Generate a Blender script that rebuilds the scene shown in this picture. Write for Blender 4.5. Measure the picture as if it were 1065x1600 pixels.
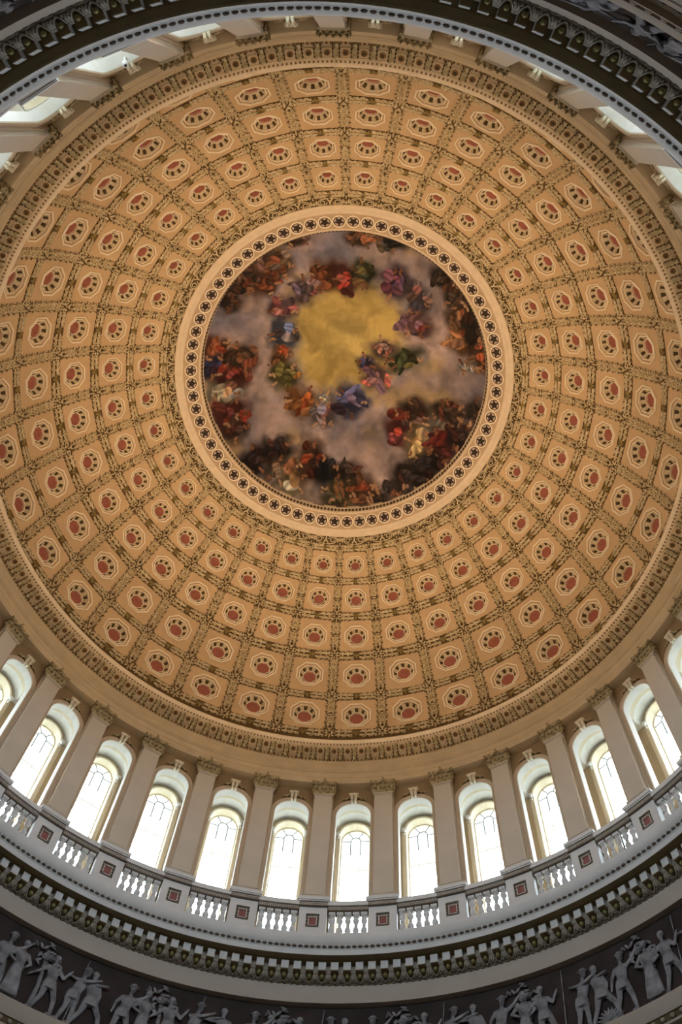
import bpy, math, random
import numpy as np
from mathutils import Matrix, Vector

for o in list(bpy.data.objects): bpy.data.objects.remove(o)
scene = bpy.context.scene
COL = scene.collection
PI = math.pi
RND = random.Random(7)

# ------------------------------------------------------------------ camera
cam_d = bpy.data.cameras.new('camera'); cam = bpy.data.objects.new('camera', cam_d); COL.objects.link(cam)
FW = Vector((-0.05291303, 0.38745715, 0.92036795)); RT = Vector((0.99854548, 0.030082, 0.04474361)); UP = Vector((0.01035028, -0.92139678, 0.38848532))
cam.matrix_world = Matrix(((RT.x, UP.x, -FW.x, 2.20036631), (RT.y, UP.y, -FW.y, -11.48974514), (RT.z, UP.z, -FW.z, 0.0), (0, 0, 0, 1)))
cam_d.sensor_fit = 'HORIZONTAL'; cam_d.sensor_width = 36.0; cam_d.lens = 1425.18775 / 1065 * 36.0
cam_d.clip_start = 0.05; cam_d.clip_end = 500
scene.camera = cam

# ------------------------------------------------------------------ world, exposure
SKY_STRENGTH = 18.0
FLOOD_W = 1680.0
CANOPY_W = 36.0
world = bpy.data.worlds.new('overcast_sky'); scene.world = world; world.use_nodes = True
bgn = world.node_tree.nodes['Background']; bgn.inputs[0].default_value = (0.76, 0.88, 1.0, 1); bgn.inputs[1].default_value = SKY_STRENGTH
scene.cycles.max_bounces = 8; scene.cycles.diffuse_bounces = 3; scene.cycles.glossy_bounces = 2; scene.cycles.caustics_reflective = False; scene.cycles.caustics_refractive = False
vs = scene.view_settings
vs.view_transform = 'Standard'; vs.look = 'None'; vs.gamma = 1.0; vs.use_curve_mapping = False; vs.exposure = 0.12

AZ0 = 0.0406130910            # azimuth of the lowest window, from +Y towards +X
BAY = math.radians(10.0)      # 36 bays
def rotz(idx): return -(AZ0 + BAY * idx)

# ------------------------------------------------------------------ materials
def mat(name, col, rough=0.7, var=0.12, scale=3.0, bump=0.0, metallic=0.0, spec=0.3, dark=None, dscale=1.2):
    m = bpy.data.materials.new(name); m.use_nodes = True
    nt = m.node_tree; b = nt.nodes['Principled BSDF']
    b.inputs['Roughness'].default_value = rough; b.inputs['Metallic'].default_value = metallic
    b.inputs['Specular IOR Level'].default_value = spec
    tc = nt.nodes.new('ShaderNodeTexCoord'); n = nt.nodes.new('ShaderNodeTexNoise')
    n.inputs['Scale'].default_value = scale; n.inputs['Detail'].default_value = 5
    nt.links.new(tc.outputs['Object'], n.inputs['Vector'])
    r = nt.nodes.new('ShaderNodeValToRGB')
    r.color_ramp.elements[0].position = 0.3; r.color_ramp.elements[1].position = 0.7
    lo = dark if dark else tuple(c * (1 - var) for c in col)
    hi = tuple(min(1, c * (1 + var * 0.6)) for c in col)
    r.color_ramp.elements[0].color = (*lo, 1); r.color_ramp.elements[1].color = (*hi, 1)
    nt.links.new(n.outputs['Fac'], r.inputs[0]); nt.links.new(r.outputs[0], b.inputs['Base Color'])
    if bump > 0:
        bp = nt.nodes.new('ShaderNodeBump'); bp.inputs['Strength'].default_value = bump; bp.inputs['Distance'].default_value = 0.03
        n2 = nt.nodes.new('ShaderNodeTexNoise'); n2.inputs['Scale'].default_value = scale * 8; n2.inputs['Detail'].default_value = 4
        nt.links.new(tc.outputs['Object'], n2.inputs['Vector']); nt.links.new(n2.outputs['Fac'], bp.inputs['Height'])
        nt.links.new(bp.outputs[0], b.inputs['Normal'])
    return m
M = {}
M['dome_tan'] = mat('dome_tan_plaster', (0.61, 0.41, 0.228), 0.75, 0.10, 0.9, 0.15)
M['dome_cream'] = mat('dome_cream_plaster', (0.90, 0.76, 0.56), 0.7, 0.06, 3)
M['ring_cream'] = mat('ring_cream_plaster', (0.72, 0.56, 0.39), 0.7, 0.08, 3)
M['ring_tan'] = mat('ring_tan_plaster', (0.50, 0.35, 0.22), 0.7, 0.08, 3)
M['rib_ground'] = mat('rib_gilt_ground', (0.11, 0.065, 0.02), 0.6, 0.35, 5)
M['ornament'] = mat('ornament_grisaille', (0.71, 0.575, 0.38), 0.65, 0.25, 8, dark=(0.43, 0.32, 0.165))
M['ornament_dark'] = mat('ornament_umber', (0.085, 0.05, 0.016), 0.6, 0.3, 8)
M['gold'] = mat('dull_gold', (0.42, 0.31, 0.12), 0.55, 0.3, 8)
M['red'] = mat('red_tile', (0.36, 0.115, 0.075), 0.7, 0.15, 4)
M['red_panel'] = mat('red_panel_paint', (0.27, 0.10, 0.085), 0.7, 0.15, 4)
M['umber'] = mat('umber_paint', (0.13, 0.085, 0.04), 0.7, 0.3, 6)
M['cornice_cream'] = mat('cornice_cream_paint', (0.56, 0.42, 0.26), 0.7, 0.10, 1.5)
M['pilaster'] = mat('pilaster_stone_paint', (0.55, 0.465, 0.37), 0.7, 0.06, 1.2)
M['drum_tan'] = mat('drum_wall_tan', (0.275, 0.185, 0.095), 0.8, 0.12, 0.8)
M['capital'] = mat('capital_gilt_stone', (0.46, 0.37, 0.22), 0.6, 0.4, 9, dark=(0.2, 0.14, 0.06))
M['archivolt'] = mat('archivolt_paint', (0.52, 0.40, 0.28), 0.7, 0.08, 2)
M['keystone'] = mat('keystone_ivory', (0.78, 0.68, 0.5), 0.5, 0.25, 8)
M['white'] = mat('white_paint', (0.78, 0.76, 0.72), 0.65, 0.05, 2)
M['vault_white'] = mat('vault_white_paint', (0.85, 0.84, 0.8), 0.7, 0.04, 2)
M['vault_cream'] = mat('vault_cream_paint', (0.74, 0.64, 0.47), 0.7, 0.06, 2)
M['outer_tan'] = mat('outer_wall_tan', (0.46, 0.35, 0.21), 0.75, 0.08, 1.5)
M['stone_white'] = mat('cornice_white_paint', (0.66, 0.64, 0.62), 0.65, 0.06, 2)
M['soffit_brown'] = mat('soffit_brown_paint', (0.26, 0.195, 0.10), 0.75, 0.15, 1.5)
M['band_grey'] = mat('band_grey_beige', (0.46, 0.40, 0.34), 0.75, 0.06, 1.0)
M['egg'] = mat('egg_olive_gilt', (0.22, 0.19, 0.07), 0.4, 0.2, 6, metallic=0.2)
M['dart'] = mat('dart_grey_brown', (0.40, 0.34, 0.27), 0.6, 0.3, 8)
M['bead_dark'] = mat('bead_dark_brown', (0.16, 0.12, 0.09), 0.55, 0.2, 8)
M['fret'] = mat('fret_pale', (0.52, 0.47, 0.41), 0.65, 0.15, 8)
M['frieze_ground'] = mat('frieze_dark_ground', (0.045, 0.032, 0.030), 0.85, 0.4, 1.2)
M['frieze_grey'] = mat('frieze_grisaille', (0.30, 0.295, 0.315), 0.8, 0.3, 3, dark=(0.115, 0.11, 0.115))
M['rosette'] = mat('rosette_sienna', (0.27, 0.14, 0.055), 0.65, 0.25, 8)
M['dentil_tan'] = mat('dentil_tan', (0.24, 0.15, 0.065), 0.7, 0.2, 8)
M['muntin'] = mat('muntin_grey', (0.16, 0.17, 0.18), 0.5, 0.05, 4)
M['star_pink'] = mat('star_disc_pink', (0.56, 0.40, 0.31), 0.7, 0.15, 8)
M['star_dark'] = mat('star_dark_brown', (0.035, 0.02, 0.012), 0.6, 0.2, 8)
M['floor'] = mat('floor_sandstone', (0.42, 0.36, 0.29), 0.5, 0.12, 0.7)
M['lower_wall'] = mat('lower_wall_sandstone', (0.46, 0.40, 0.33), 0.8, 0.1, 0.8)
M['black'] = mat('black_enamel', (0.02, 0.02, 0.022), 0.45, 0.1, 6)
M['plastic'] = mat('white_plastic', (0.8, 0.8, 0.78), 0.35, 0.03, 6)
def glass_mat():
    m = bpy.data.materials.new('window_glass'); m.use_nodes = True; nt = m.node_tree
    for n in list(nt.nodes): nt.nodes.remove(n)
    out = nt.nodes.new('ShaderNodeOutputMaterial'); mix = nt.nodes.new('ShaderNodeMixShader')
    tr = nt.nodes.new('ShaderNodeBsdfTransparent'); gl = nt.nodes.new('ShaderNodeBsdfGlossy')
    tr.inputs[0].default_value = (0.93, 0.96, 0.97, 1); gl.inputs['Roughness'].default_value = 0.05
    mix.inputs[0].default_value = 0.06
    nt.links.new(tr.outputs[0], mix.inputs[1]); nt.links.new(gl.outputs[0], mix.inputs[2]); nt.links.new(mix.outputs[0], out.inputs[0])
    return m
M['glass'] = glass_mat()
M['ground'] = mat('ground_paving', (0.27, 0.28, 0.25), 0.9, 0.2, 0.05)

# ------------------------------------------------------------------ mesh helper
class MB:
    def __init__(s): s.v = []; s.f = []; s.mi = []; s.cur = 0
    def add(s, vs_, fs):
        b = len(s.v); s.v.extend([tuple(p) for p in vs_]); s.f.extend([tuple(i + b for i in f) for f in fs]); s.mi.extend([s.cur] * len(fs)); return s
    def box(s, c, h):
        x, y, z = c; a, b, d = h
        vs_ = [(x + i * a, y + j * b, z + k * d) for i in (-1, 1) for j in (-1, 1) for k in (-1, 1)]
        return s.add(vs_, [(0, 1, 3, 2), (4, 6, 7, 5), (0, 4, 5, 1), (2, 3, 7, 6), (0, 2, 6, 4), (1, 5, 7, 3)])
    def cbox(s, a0, a1, r0, r1, z0, z1, n=2):
        """box bent round the axis: azimuths in degrees"""
        vs_ = []
        for i in range(n + 1):
            a = math.radians(a0 + (a1 - a0) * i / n)
            for (r, z) in ((r0, z0), (r1, z0), (r1, z1), (r0, z1)): vs_.append((r * math.sin(a), r * math.cos(a), z))
        fs = []
        for i in range(n):
            for j in range(4): fs.append((i * 4 + j, i * 4 + (j + 1) % 4, i * 4 + 4 + (j + 1) % 4, i * 4 + 4 + j))
        fs += [(0, 1, 2, 3), (n * 4 + 3, n * 4 + 2, n * 4 + 1, n * 4)]
        return s.add(vs_, fs)
    def ell(s, c, r, seg=8, rings=5, B=None):
        vs_ = []; B = B or Matrix.Identity(3); c = Vector(c)
        for i in range(1, rings):
            t = PI * i / rings
            for j in range(seg):
                p = 2 * PI * j / seg
                vs_.append(c + B @ Vector((r[0] * math.sin(t) * math.cos(p), r[1] * math.sin(t) * math.sin(p), r[2] * math.cos(t))))
        vs_.append(c + B @ Vector((0, 0, r[2]))); vs_.append(c + B @ Vector((0, 0, -r[2])))
        fs = []
        for i in range(rings - 2):
            for j in range(seg): fs.append((i * seg + j, i * seg + (j + 1) % seg, (i + 1) * seg + (j + 1) % seg, (i + 1) * seg + j))
        T = len(vs_) - 2
        for j in range(seg): fs.append((T, (j + 1) % seg, j)); fs.append((T + 1, (rings - 2) * seg + j, (rings - 2) * seg + (j + 1) % seg))
        return s.add(vs_, fs)
    def tube(s, path, rad, seg=6, closed=False):
        P = [Vector(p) for p in path]; n = len(P); vs_ = []
        ref = Vector((0.31, 0.2, 0.93))
        for i, p in enumerate(P):
            if closed: t = P[(i + 1) % n] - P[i - 1]
            else: t = P[min(i + 1, n - 1)] - P[max(i - 1, 0)]
            t.normalize(); a = t.cross(ref)
            if a.length < 1e-3: a = t.cross(Vector((1, 0, 0)))
            a.normalize(); b = t.cross(a); rr = rad[i] if hasattr(rad, '__len__') else rad
            for j in range(seg): q = 2 * PI * j / seg; vs_.append(p + a * rr * math.cos(q) + b * rr * math.sin(q))
        fs = []
        for i in range(n if closed else n - 1):
            k = (i + 1) % n
            for j in range(seg): fs.append((i * seg + j, i * seg + (j + 1) % seg, k * seg + (j + 1) % seg, k * seg + j))
        if not closed: fs += [tuple(range(seg))[::-1], tuple((n - 1) * seg + j for j in range(seg))]
        return s.add(vs_, fs)
    def capsule(s, a, b, ra, rb, seg=10):
        a = Vector(a); b = Vector(b); d = (b - a); L = d.length or 1e-4; d.normalize()
        path = [a - d * ra * 0.95, a - d * ra * 0.6, a, b, b + d * rb * 0.6, b + d * rb * 0.95]
        return s.tube(path, [ra * .3, ra * .8, ra, rb, rb * .8, rb * .3], seg)
    def lathe(s, prof, n=288, a0=0.0, a1=360.0):
        full = abs(a1 - a0 - 360) < 1e-6; m = n if full else n + 1; vs_ = []
        for i in range(m):
            a = math.radians(a0 + (a1 - a0) * i / n)
            for (r, z) in prof: vs_.append((r * math.sin(a), r * math.cos(a), z))
        k = len(prof); fs = []
        for i in range(n):
            j = (i + 1) % m
            for p in range(k - 1): fs.append((i * k + p, i * k + p + 1, j * k + p + 1, j * k + p))
        return s.add(vs_, fs)
    def turn(s, c, prof, seg=12):
        """lathe about the vertical line through c"""
        vs_ = []
        for (r, z) in prof:
            for j in range(seg): q = 2 * PI * j / seg; vs_.append((c[0] + r * math.cos(q), c[1] + r * math.sin(q), z))
        fs = []
        for i in range(len(prof) - 1):
            for j in range(seg): fs.append((i * seg + j, i * seg + (j + 1) % seg, (i + 1) * seg + (j + 1) % seg, (i + 1) * seg + j))
        fs += [tuple(range(seg))[::-1], tuple((len(prof) - 1) * seg + j for j in range(seg))]
        return s.add(vs_, fs)
    def mesh(s, name, mats, smooth=False):
        me = bpy.data.meshes.new(name); me.from_pydata(s.v, [], s.f)
        for m in (mats if isinstance(mats, (list, tuple)) else [mats]): me.materials.append(M[m])
        if max(s.mi, default=0) > 0: me.polygons.foreach_set('material_index', s.mi)
        if smooth:
            me.polygons.foreach_set('use_smooth', [True] * len(me.polygons))
        me.update(); return me
    def obj(s, name, mats, parent=None, smooth=False, rz=None):
        return link(name, s.mesh(name, mats, smooth), parent, rz)
def link(name, data, parent=None, rz=None):
    o = bpy.data.objects.new(name, data); COL.objects.link(o)
    if parent: o.parent = parent
    if rz is not None: o.rotation_euler = (0, 0, rz)
    return o
def smooth_by_angle(me, deg=40):
    me.polygons.foreach_set('use_smooth', [True] * len(me.polygons)); me.set_sharp_from_angle(angle=math.radians(deg))
def dup(o, parent=None, rz=None):
    c = o.copy(); COL.objects.link(c); c.parent = parent
    if rz is not None: c.rotation_euler = (0, 0, rz)
    for ch in list(o.children): dup(ch, c)
    return c
def tag(o, label=None, cat=None, group=None, kind=None):
    for k, v in (('label', label), ('category', cat), ('group', group), ('kind', kind)):
        if v: o[k] = v
    return o
def empty(name, rz=0.0):
    e = bpy.data.objects.new(name, None); COL.objects.link(e); e.rotation_euler = (0, 0, rz); e.empty_display_size = 0.2; return e
def structure(name, mb, mats, label=None, smooth=False, cat=None):
    o = mb.obj(name, mats, None, smooth); o['kind'] = 'structure'
    if label: o['label'] = label
    if cat: o['category'] = cat
    if smooth: smooth_by_angle(o.data, 35)
    return o
ORD = ['first', 'second', 'third', 'fourth', 'fifth', 'sixth', 'seventh', 'eighth', 'ninth', 'tenth', 'eleventh', 'twelfth', 'thirteenth', 'fourteenth', 'fifteenth', 'sixteenth', 'seventeenth', 'eighteenth']

# ================================================================== THE SHELL
RW = 14.62      # inner drum wall face
RO = 15.76      # outer wall face
FLOOR_Z = -1.6
mb = MB(); n = 96
mb.add([(0, 0, FLOOR_Z)] + [(17 * math.sin(2 * PI * i / n), 17 * math.cos(2 * PI * i / n), FLOOR_Z) for i in range(n)], [(0, 1 + (i + 1) % n, 1 + i) for i in range(n)])
structure('floor', mb, 'floor', 'pale sandstone floor of the rotunda', cat='floor')
mb = MB(); mb.lathe([(14.75, FLOOR_Z), (14.75, 16.3)], 180)
structure('wall_lower', mb, 'lower_wall', 'curved sandstone wall below the painted frieze', cat='wall')
mb = MB(); mb.lathe([(14.20, 23.2), (16.4, 23.2)], 180)
structure('floor_gallery', mb, 'floor', 'gallery floor behind the balustrade', cat='floor')

# ---- inner drum wall with 36 arched openings
AHW, ASP = 0.71, 29.73            # half width and springing height of the inner arches
def wall_bay(mb, R0, hw, zsp, zbot, ztop, Rrev, mrev=1):
    """one 10 degree bay of a curved wall with an arched hole and a reveal from R0 to Rrev"""
    def p(u, z, r=R0):  # u metres along the wall at R0
        a = u / R0; return (r * math.sin(a), r * math.cos(a), z)
    half = BAY / 2 * R0; K = 20
    arch = [(hw * math.cos(PI - PI * i / K), zsp + hw * math.sin(PI * i / K)) for i in range(K + 1)]
    mb.cur = 0
    for sgn in (-1, 1):
        cols = [half, (half + hw) / 2, hw]
        for a, b in zip(cols[:-1], cols[1:]):
            for z0, z1 in ((zbot, zsp), (zsp, ztop)):
                mb.add([p(sgn * a, z0), p(sgn * b, z0), p(sgn * b, z1), p(sgn * a, z1)], [(0, 1, 2, 3)])
    for i in range(K):
        (u0, z0), (u1, z1) = arch[i], arch[i + 1]
        mb.add([p(u0, z0), p(u1, z1), p(u1, ztop), p(u0, ztop)], [(0, 1, 2, 3)])
    mb.cur = mrev
    edge = [(-hw, zbot), (-hw, zsp)] + arch[1:-1] + [(hw, zsp), (hw, zbot)]
    def q(u, z, r):     # radial reveal keeps its width
        a = 0.0; return (u, math.sqrt(r * r - u * u), z)
    for (u0, z0), (u1, z1) in zip(edge[:-1], edge[1:]):
        mb.add([p(u0, z0), p(u1, z1), q(u1, z1, Rrev), q(u0, z0, Rrev)], [(0, 1, 2, 3)])
def ring_of(fn, n=36):
    big = MB()
    one = MB(); fn(one); V = np.array(one.v)
    for k in range(n):
        a = rotz(k); c, s_ = math.cos(a), math.sin(a)
        W = np.stack([V[:, 0] * c - V[:, 1] * s_, V[:, 0] * s_ + V[:, 1] * c, V[:, 2]], 1)
        b = len(big.v); big.v.extend(map(tuple, W)); big.f.extend([tuple(i + b for i in f) for f in one.f]); big.mi.extend(one.mi)
    return big
mb = ring_of(lambda m: wall_bay(m, RW, AHW, ASP, 23.2, 31.45, 14.95))
structure('wall_drum', mb, ['drum_tan', 'white'], 'tan drum wall pierced by a ring of arched openings', cat='wall')
# back face of the inner piers, passage ceiling with barrel vaults
def passage(m):
    m.cur = 0
    hwv = 0.84; VS = 29.88
    def q(a, r, z): return (r * math.sin(a), r * math.cos(a), z)
    h = BAY / 2
    for s_ in (-1, 1):       # rear of piers
        a0 = math.asin(AHW / 14.95)
        m.add([q(s_ * a0, 14.95, 23.2), q(s_ * h, 14.95, 23.2), q(s_ * h, 14.95, VS), q(s_ * a0, 14.95, VS)], [(0, 1, 2, 3)])
        m.cur = 1            # flat ceiling between vaults
        m.add([(s_ * hwv, math.sqrt(14.95**2 - hwv**2), VS), q(s_ * h, 14.95, VS), q(s_ * h, RO, VS), (s_ * hwv, math.sqrt(RO**2 - hwv**2), VS)], [(0, 1, 2, 3)])
        m.cur = 0
    K = 20
    for i in range(K):
        t0, t1 = PI * i / K, PI * (i + 1) / K
        def v(t, r, h_, zs=VS): u = h_ * math.cos(t); return (u, math.sqrt(r * r - u * u), zs + h_ * math.sin(t))
        m.cur = 1
        m.add([v(t0, 14.95, hwv), v(t1, 14.95, hwv), v(t1, RO, hwv), v(t0, RO, hwv)], [(0, 1, 2, 3)])
        m.add([v(t0, 14.95, AHW, ASP), v(t1, 14.95, AHW, ASP), v(t1, 14.95, hwv), v(t0, 14.95, hwv)], [(0, 1, 2, 3)])
        m.cur = 2            # cream transverse band
        g_ = hwv - .035
        m.add([v(t0, 15.08, g_), v(t1, 15.08, g_), v(t1, 15.28, g_), v(t0, 15.28, g_)], [(0, 1, 2, 3)])
        m.add([v(t0, 15.08, g_), v(t1, 15.08, g_), v(t1, 15.08, hwv), v(t0, 15.08, hwv)], [(0, 1, 2, 3)])
        m.add([v(t0, 15.28, g_), v(t1, 15.28, g_), v(t1, 15.28, hwv), v(t0, 15.28, hwv)], [(0, 1, 2, 3)])
mb = ring_of(passage)
structure('ceiling_gallery', mb, ['archivolt', 'vault_white', 'vault_cream'], 'white barrel vaults over the gallery passage', cat='ceiling')
GHW, GSP, GBOT = 0.615, 29.88, 24.5
mb = ring_of(lambda m: wall_bay(m, RO, GHW, GSP, 23.2, 31.45, 16.26, 1))
structure('wall_outer', mb, ['outer_tan', 'vault_cream'], 'cream outer wall of the gallery holding the windows', cat='wall')

# ---- outside: the peristyle terrace and its ceiling, and the ground far below
mb = MB(); mb.lathe([(16.27, 31.45), (19.0, 31.45), (19.0, 31.1), (19.5, 31.1), (19.5, 32.6), (16.27, 33.0)], 144)
structure('ceiling_peristyle', mb, 'vault_white', 'white ceiling of the colonnade outside the windows', cat='ceiling')
mb = MB(); mb.lathe([(16.27, 23.1), (20.5, 23.0), (20.5, 14.0)], 144)
structure('floor_terrace', mb, 'lower_wall', 'stone terrace outside the drum windows', cat='floor')
mb = MB(); n = 64
mb.add([(0, 0, -3.0)] + [(400 * math.sin(2 * PI * i / n), 400 * math.cos(2 * PI * i / n), -3.0) for i in range(n)], [(0, 1 + (i + 1) % n, 1 + i) for i in range(n)])
structure('ground', mb, 'ground', 'ground outside far below the drum', cat='ground')

# ---- windows: frame, muntins, panes, archivolts, keystone  (36, shared meshes)
def arc(hw, zsp, r, t0=0.0, t1=PI, K=24):
    return [(hw * math.cos(t0 + (t1 - t0) * i / K), r, zsp + hw * math.sin(t0 + (t1 - t0) * i / K)) for i in range(K + 1)]
def arch_moulding(mb, prof, zsp, zbot, R0, K=24):
    """sweep prof [(offset outwards, inward projection)] round an arch and down its jambs; wall at radius R0"""
    rows = []
    for i in range(K + 1):
        t = PI - PI * i / K; rows.append((math.cos(t), math.sin(t), 0))
    path = [(-1, 0, zbot - zsp)] + rows + [(1, 0, zbot - zsp)]
    vs_ = []
    for (cx, sz, dz) in path:
        for (o, pj) in prof:
            u = cx * o; z = zsp + sz * o + dz
            vs_.append((u, math.sqrt((R0 - pj)**2 - min(u * u, 4)), z))
    k = len(prof); fs = []
    for i in range(len(path) - 1):
        for j in range(k - 1): fs.append((i * k + j, i * k + j + 1, (i + 1) * k + j + 1, (i + 1) * k + j))
    mb.add(vs_, fs)
mb = MB(); arch_moulding(mb, [(.71, 0), (.71, .05), (.75, .07), (.79, .05), (.83, .06), (.86, .08), (.88, .0)], ASP, 25.0, RW)
ME_archivolt = mb.mesh('archivolt', 'archivolt'); smooth_by_angle(ME_archivolt, 30)
mb = MB()       # scrolled keystone: two fluted lobes, cap, side leaves
for s_ in (-1, 1):
    mb.add(*(lambda x0, x1: ([(x0 * .8, RW - .02, 30.42), (x1 * .8, RW - .02, 30.42), (x1, RW - .02, 30.76), (x0, RW - .02, 30.76), (x0 * .8, RW - .16, 30.42), (x1 * .8, RW - .16, 30.42), (x1, RW - .24, 30.76), (x0, RW - .24, 30.76)], [(0, 3, 2, 1), (4, 5, 6, 7), (0, 1, 5, 4), (3, 7, 6, 2), (1, 2, 6, 5), (0, 4, 7, 3)]))(s_ * .02, s_ * .15))
    mb.ell((s_ * .10, RW - .22, 30.74), (.075, .07, .06)); mb.ell((s_ * .075, RW - .15, 30.43), (.055, .06, .05)); mb.tube([(s_ * .085, RW - .17, 30.44), (s_ * .1, RW - .23, 30.72)], .03, 6)
mb.box((0, RW - .12, 30.80), (.2, .14, .03)); mb.ell((0, RW - .18, 30.86), (.07, .06, .06))
ME_keystone = mb.mesh('keystone', 'keystone', True)
mb = MB()
for s_ in (-1, 1):
    for i in range(6):
        t = i / 5.0; x = s_ * (.2 + .28 * t); z = 30.72 - .11 * t + .03 * math.sin(i * 2.1)
        mb.ell((x, RW - .08, z), (.055 * (1 - .5 * t), .05, .06 * (1 - .4 * t)), 6, 4)
ME_keyleaf = mb.mesh('keystone_foliage', 'capital', True)
mb = MB(); arch_moulding(mb, [(.615, 0), (.615, .03), (.65, .05), (.69, .04), (.705, .02), (.75, .02), (.77, .05), (.80, .0)], GSP, 23.6, RO)
ME_outer_arch = mb.mesh('window_archivolt', 'vault_cream'); smooth_by_angle(ME_outer_arch, 30)
mb = MB()
for i in range(34):
    t = PI * (i + .5) / 34; mb.ell((.727 * math.cos(t), RO - .05, GSP + .727 * math.sin(t)), (.02, .03, .02), 6, 4)
ME_outer_bead = mb.mesh('archivolt_beads', 'soffit_brown')
mb = MB()
for s_ in (-1, 1):
    mb.box((s_ * .70, RO - .10, GSP - .04), (.10, .10, .04)); mb.ell((s_ * .68, RO - .16, GSP - .13), (.06, .07, .08)); mb.ell((s_ * .68, RO - .10, GSP - .26), (.04, .05, .09)); mb.ell((s_ * .74, RO - .14, GSP - .10), (.05, .05, .05))
ME_impost = mb.mesh('impost_bracket', 'white', True)
GY = 16.12
mb = MB()
r0 = .022
mb.tube(arc(GHW - .02, GSP, GY), .03, 6); mb.tube([(-GHW + .02, GY, GSP), (-GHW + .02, GY, GBOT)], .03, 6); mb.tube([(GHW - .02, GY, GSP), (GHW - .02, GY, GBOT)], .03, 6); mb.box((0, GY, GBOT - .45), (GHW, .04, .48))
ME_frame = mb.mesh('window_frame', 'vault_cream')
FR = .205
BARS = []
BARS.append((arc(FR, GSP, GY, K=14), .024)); BARS.append(([(-GHW, GY, GSP), (-FR, GY, GSP)], .02)); BARS.append(([(FR, GY, GSP), (GHW, GY, GSP)], .02))
for s_ in (-1, 1):
    BARS.append(([(s_ * FR, GY, GSP), (s_ * FR, GY, GSP - .75)], .024)); BARS.append(([(s_ * FR, GY, GSP - .75), (s_ * FR, GY, GBOT)], .009))
    a = math.radians(58); BARS.append(([(s_ * FR * math.cos(a), GY, GSP + FR * math.sin(a)), (s_ * GHW * math.cos(a), GY, GSP + GHW * math.sin(a))], .02))
for z in (GSP - .75, GSP - 1.6, GSP - 2.6, GSP - 3.6): BARS.append(([(-GHW, GY, z), (GHW, GY, z)], .009))
mb = MB()
for pth, r in BARS: mb.tube(pth, r, 5)
ME_muntins = mb.mesh('muntins', 'muntin')
PANES = []
def pane(poly):
    mb = MB(); k = len(poly)
    mb.add([(u, GY + .01, z) for u, z in poly] + [(u, GY + .016, z) for u, z in poly], [tuple(range(k)), tuple(range(2 * k - 1, k - 1, -1))] + [(i, (i + 1) % k, k + (i + 1) % k, k + i) for i in range(k)])
    PANES.append(mb.mesh('pane', 'glass'))
rows = [GSP, GSP - .75, GSP - 2.6, GBOT]; cols = [-GHW, -FR, FR, GHW]
for z1, z0 in zip(rows[:-1], rows[1:]):
    for u0, u1 in zip(cols[:-1], cols[1:]): pane([(u0, z0), (u1, z0), (u1, z1), (u0, z1)])
def sector(r0_, r1_, t0, t1, K=8):
    o = [(r1_ * math.cos(t0 + (t1 - t0) * i / K), GSP + r1_ * math.sin(t0 + (t1 - t0) * i / K)) for i in range(K + 1)]
    i_ = [(r0_ * math.cos(t1 - (t1 - t0) * i / K), GSP + r0_ * math.sin(t1 - (t1 - t0) * i / K)) for i in range(K + 1)] if r0_ > 0 else []
    pane(o + i_)
a58 = math.radians(58)
sector(0, FR, 0, PI, 12); sector(FR, GHW, 0, a58); sector(FR, GHW, a58, PI - a58); sector(FR, GHW, PI - a58, PI)
WROOT = None
def where(k):
    if k == 0: return 'at the lowest point of the ring'
    if k == 18: return 'straight behind the near cornice'
    return '%s %s of the lowest window' % (ORD[abs(k) - 1], 'right' if k > 0 else 'left')
KS = [0] + [s_ * k for k in range(1, 18) for s_ in (1, -1)] + [18]
for num, k in enumerate(KS):
    w = empty('window_%d' % (num + 1), rotz(k)); w['kind'] = 'structure'; w['label'] = 'arched drum window with fan muntins, ' + where(k); w['category'] = 'window'
    for nm, me in (('archivolt', ME_archivolt), ('keystone', ME_keystone), ('window_archivolt', ME_outer_arch), ('impost_bracket', ME_impost), ('window_frame', ME_frame), ('muntins', ME_muntins)):
        o = link(nm, me, w)
        if nm == 'keystone': link('keystone_foliage', ME_keyleaf, o)
        if nm == 'window_archivolt': b = link('archivolt_beads', ME_outer_bead, o); b['kind'] = 'stuff'
    for me in PANES: link('pane', me, w)
    ld = bpy.data.lights.new('sky_portal', 'AREA'); ld.shape = 'RECTANGLE'; ld.size = 1.3; ld.size_y = 6.1; ld.cycles.is_portal = True
    lo = bpy.data.objects.new('sky_portal', ld); COL.objects.link(lo); a = AZ0 + BAY * k
    lo.location = (16.4 * math.sin(a), 16.4 * math.cos(a), 27.5); lo.rotation_euler = (PI / 2, 0, PI - a)
    # area lights shine along local -Z: point it at the axis
    lo.rotation_euler = Vector((-math.sin(a), -math.cos(a), 0)).to_track_quat('-Z', 'Y').to_euler()

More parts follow.
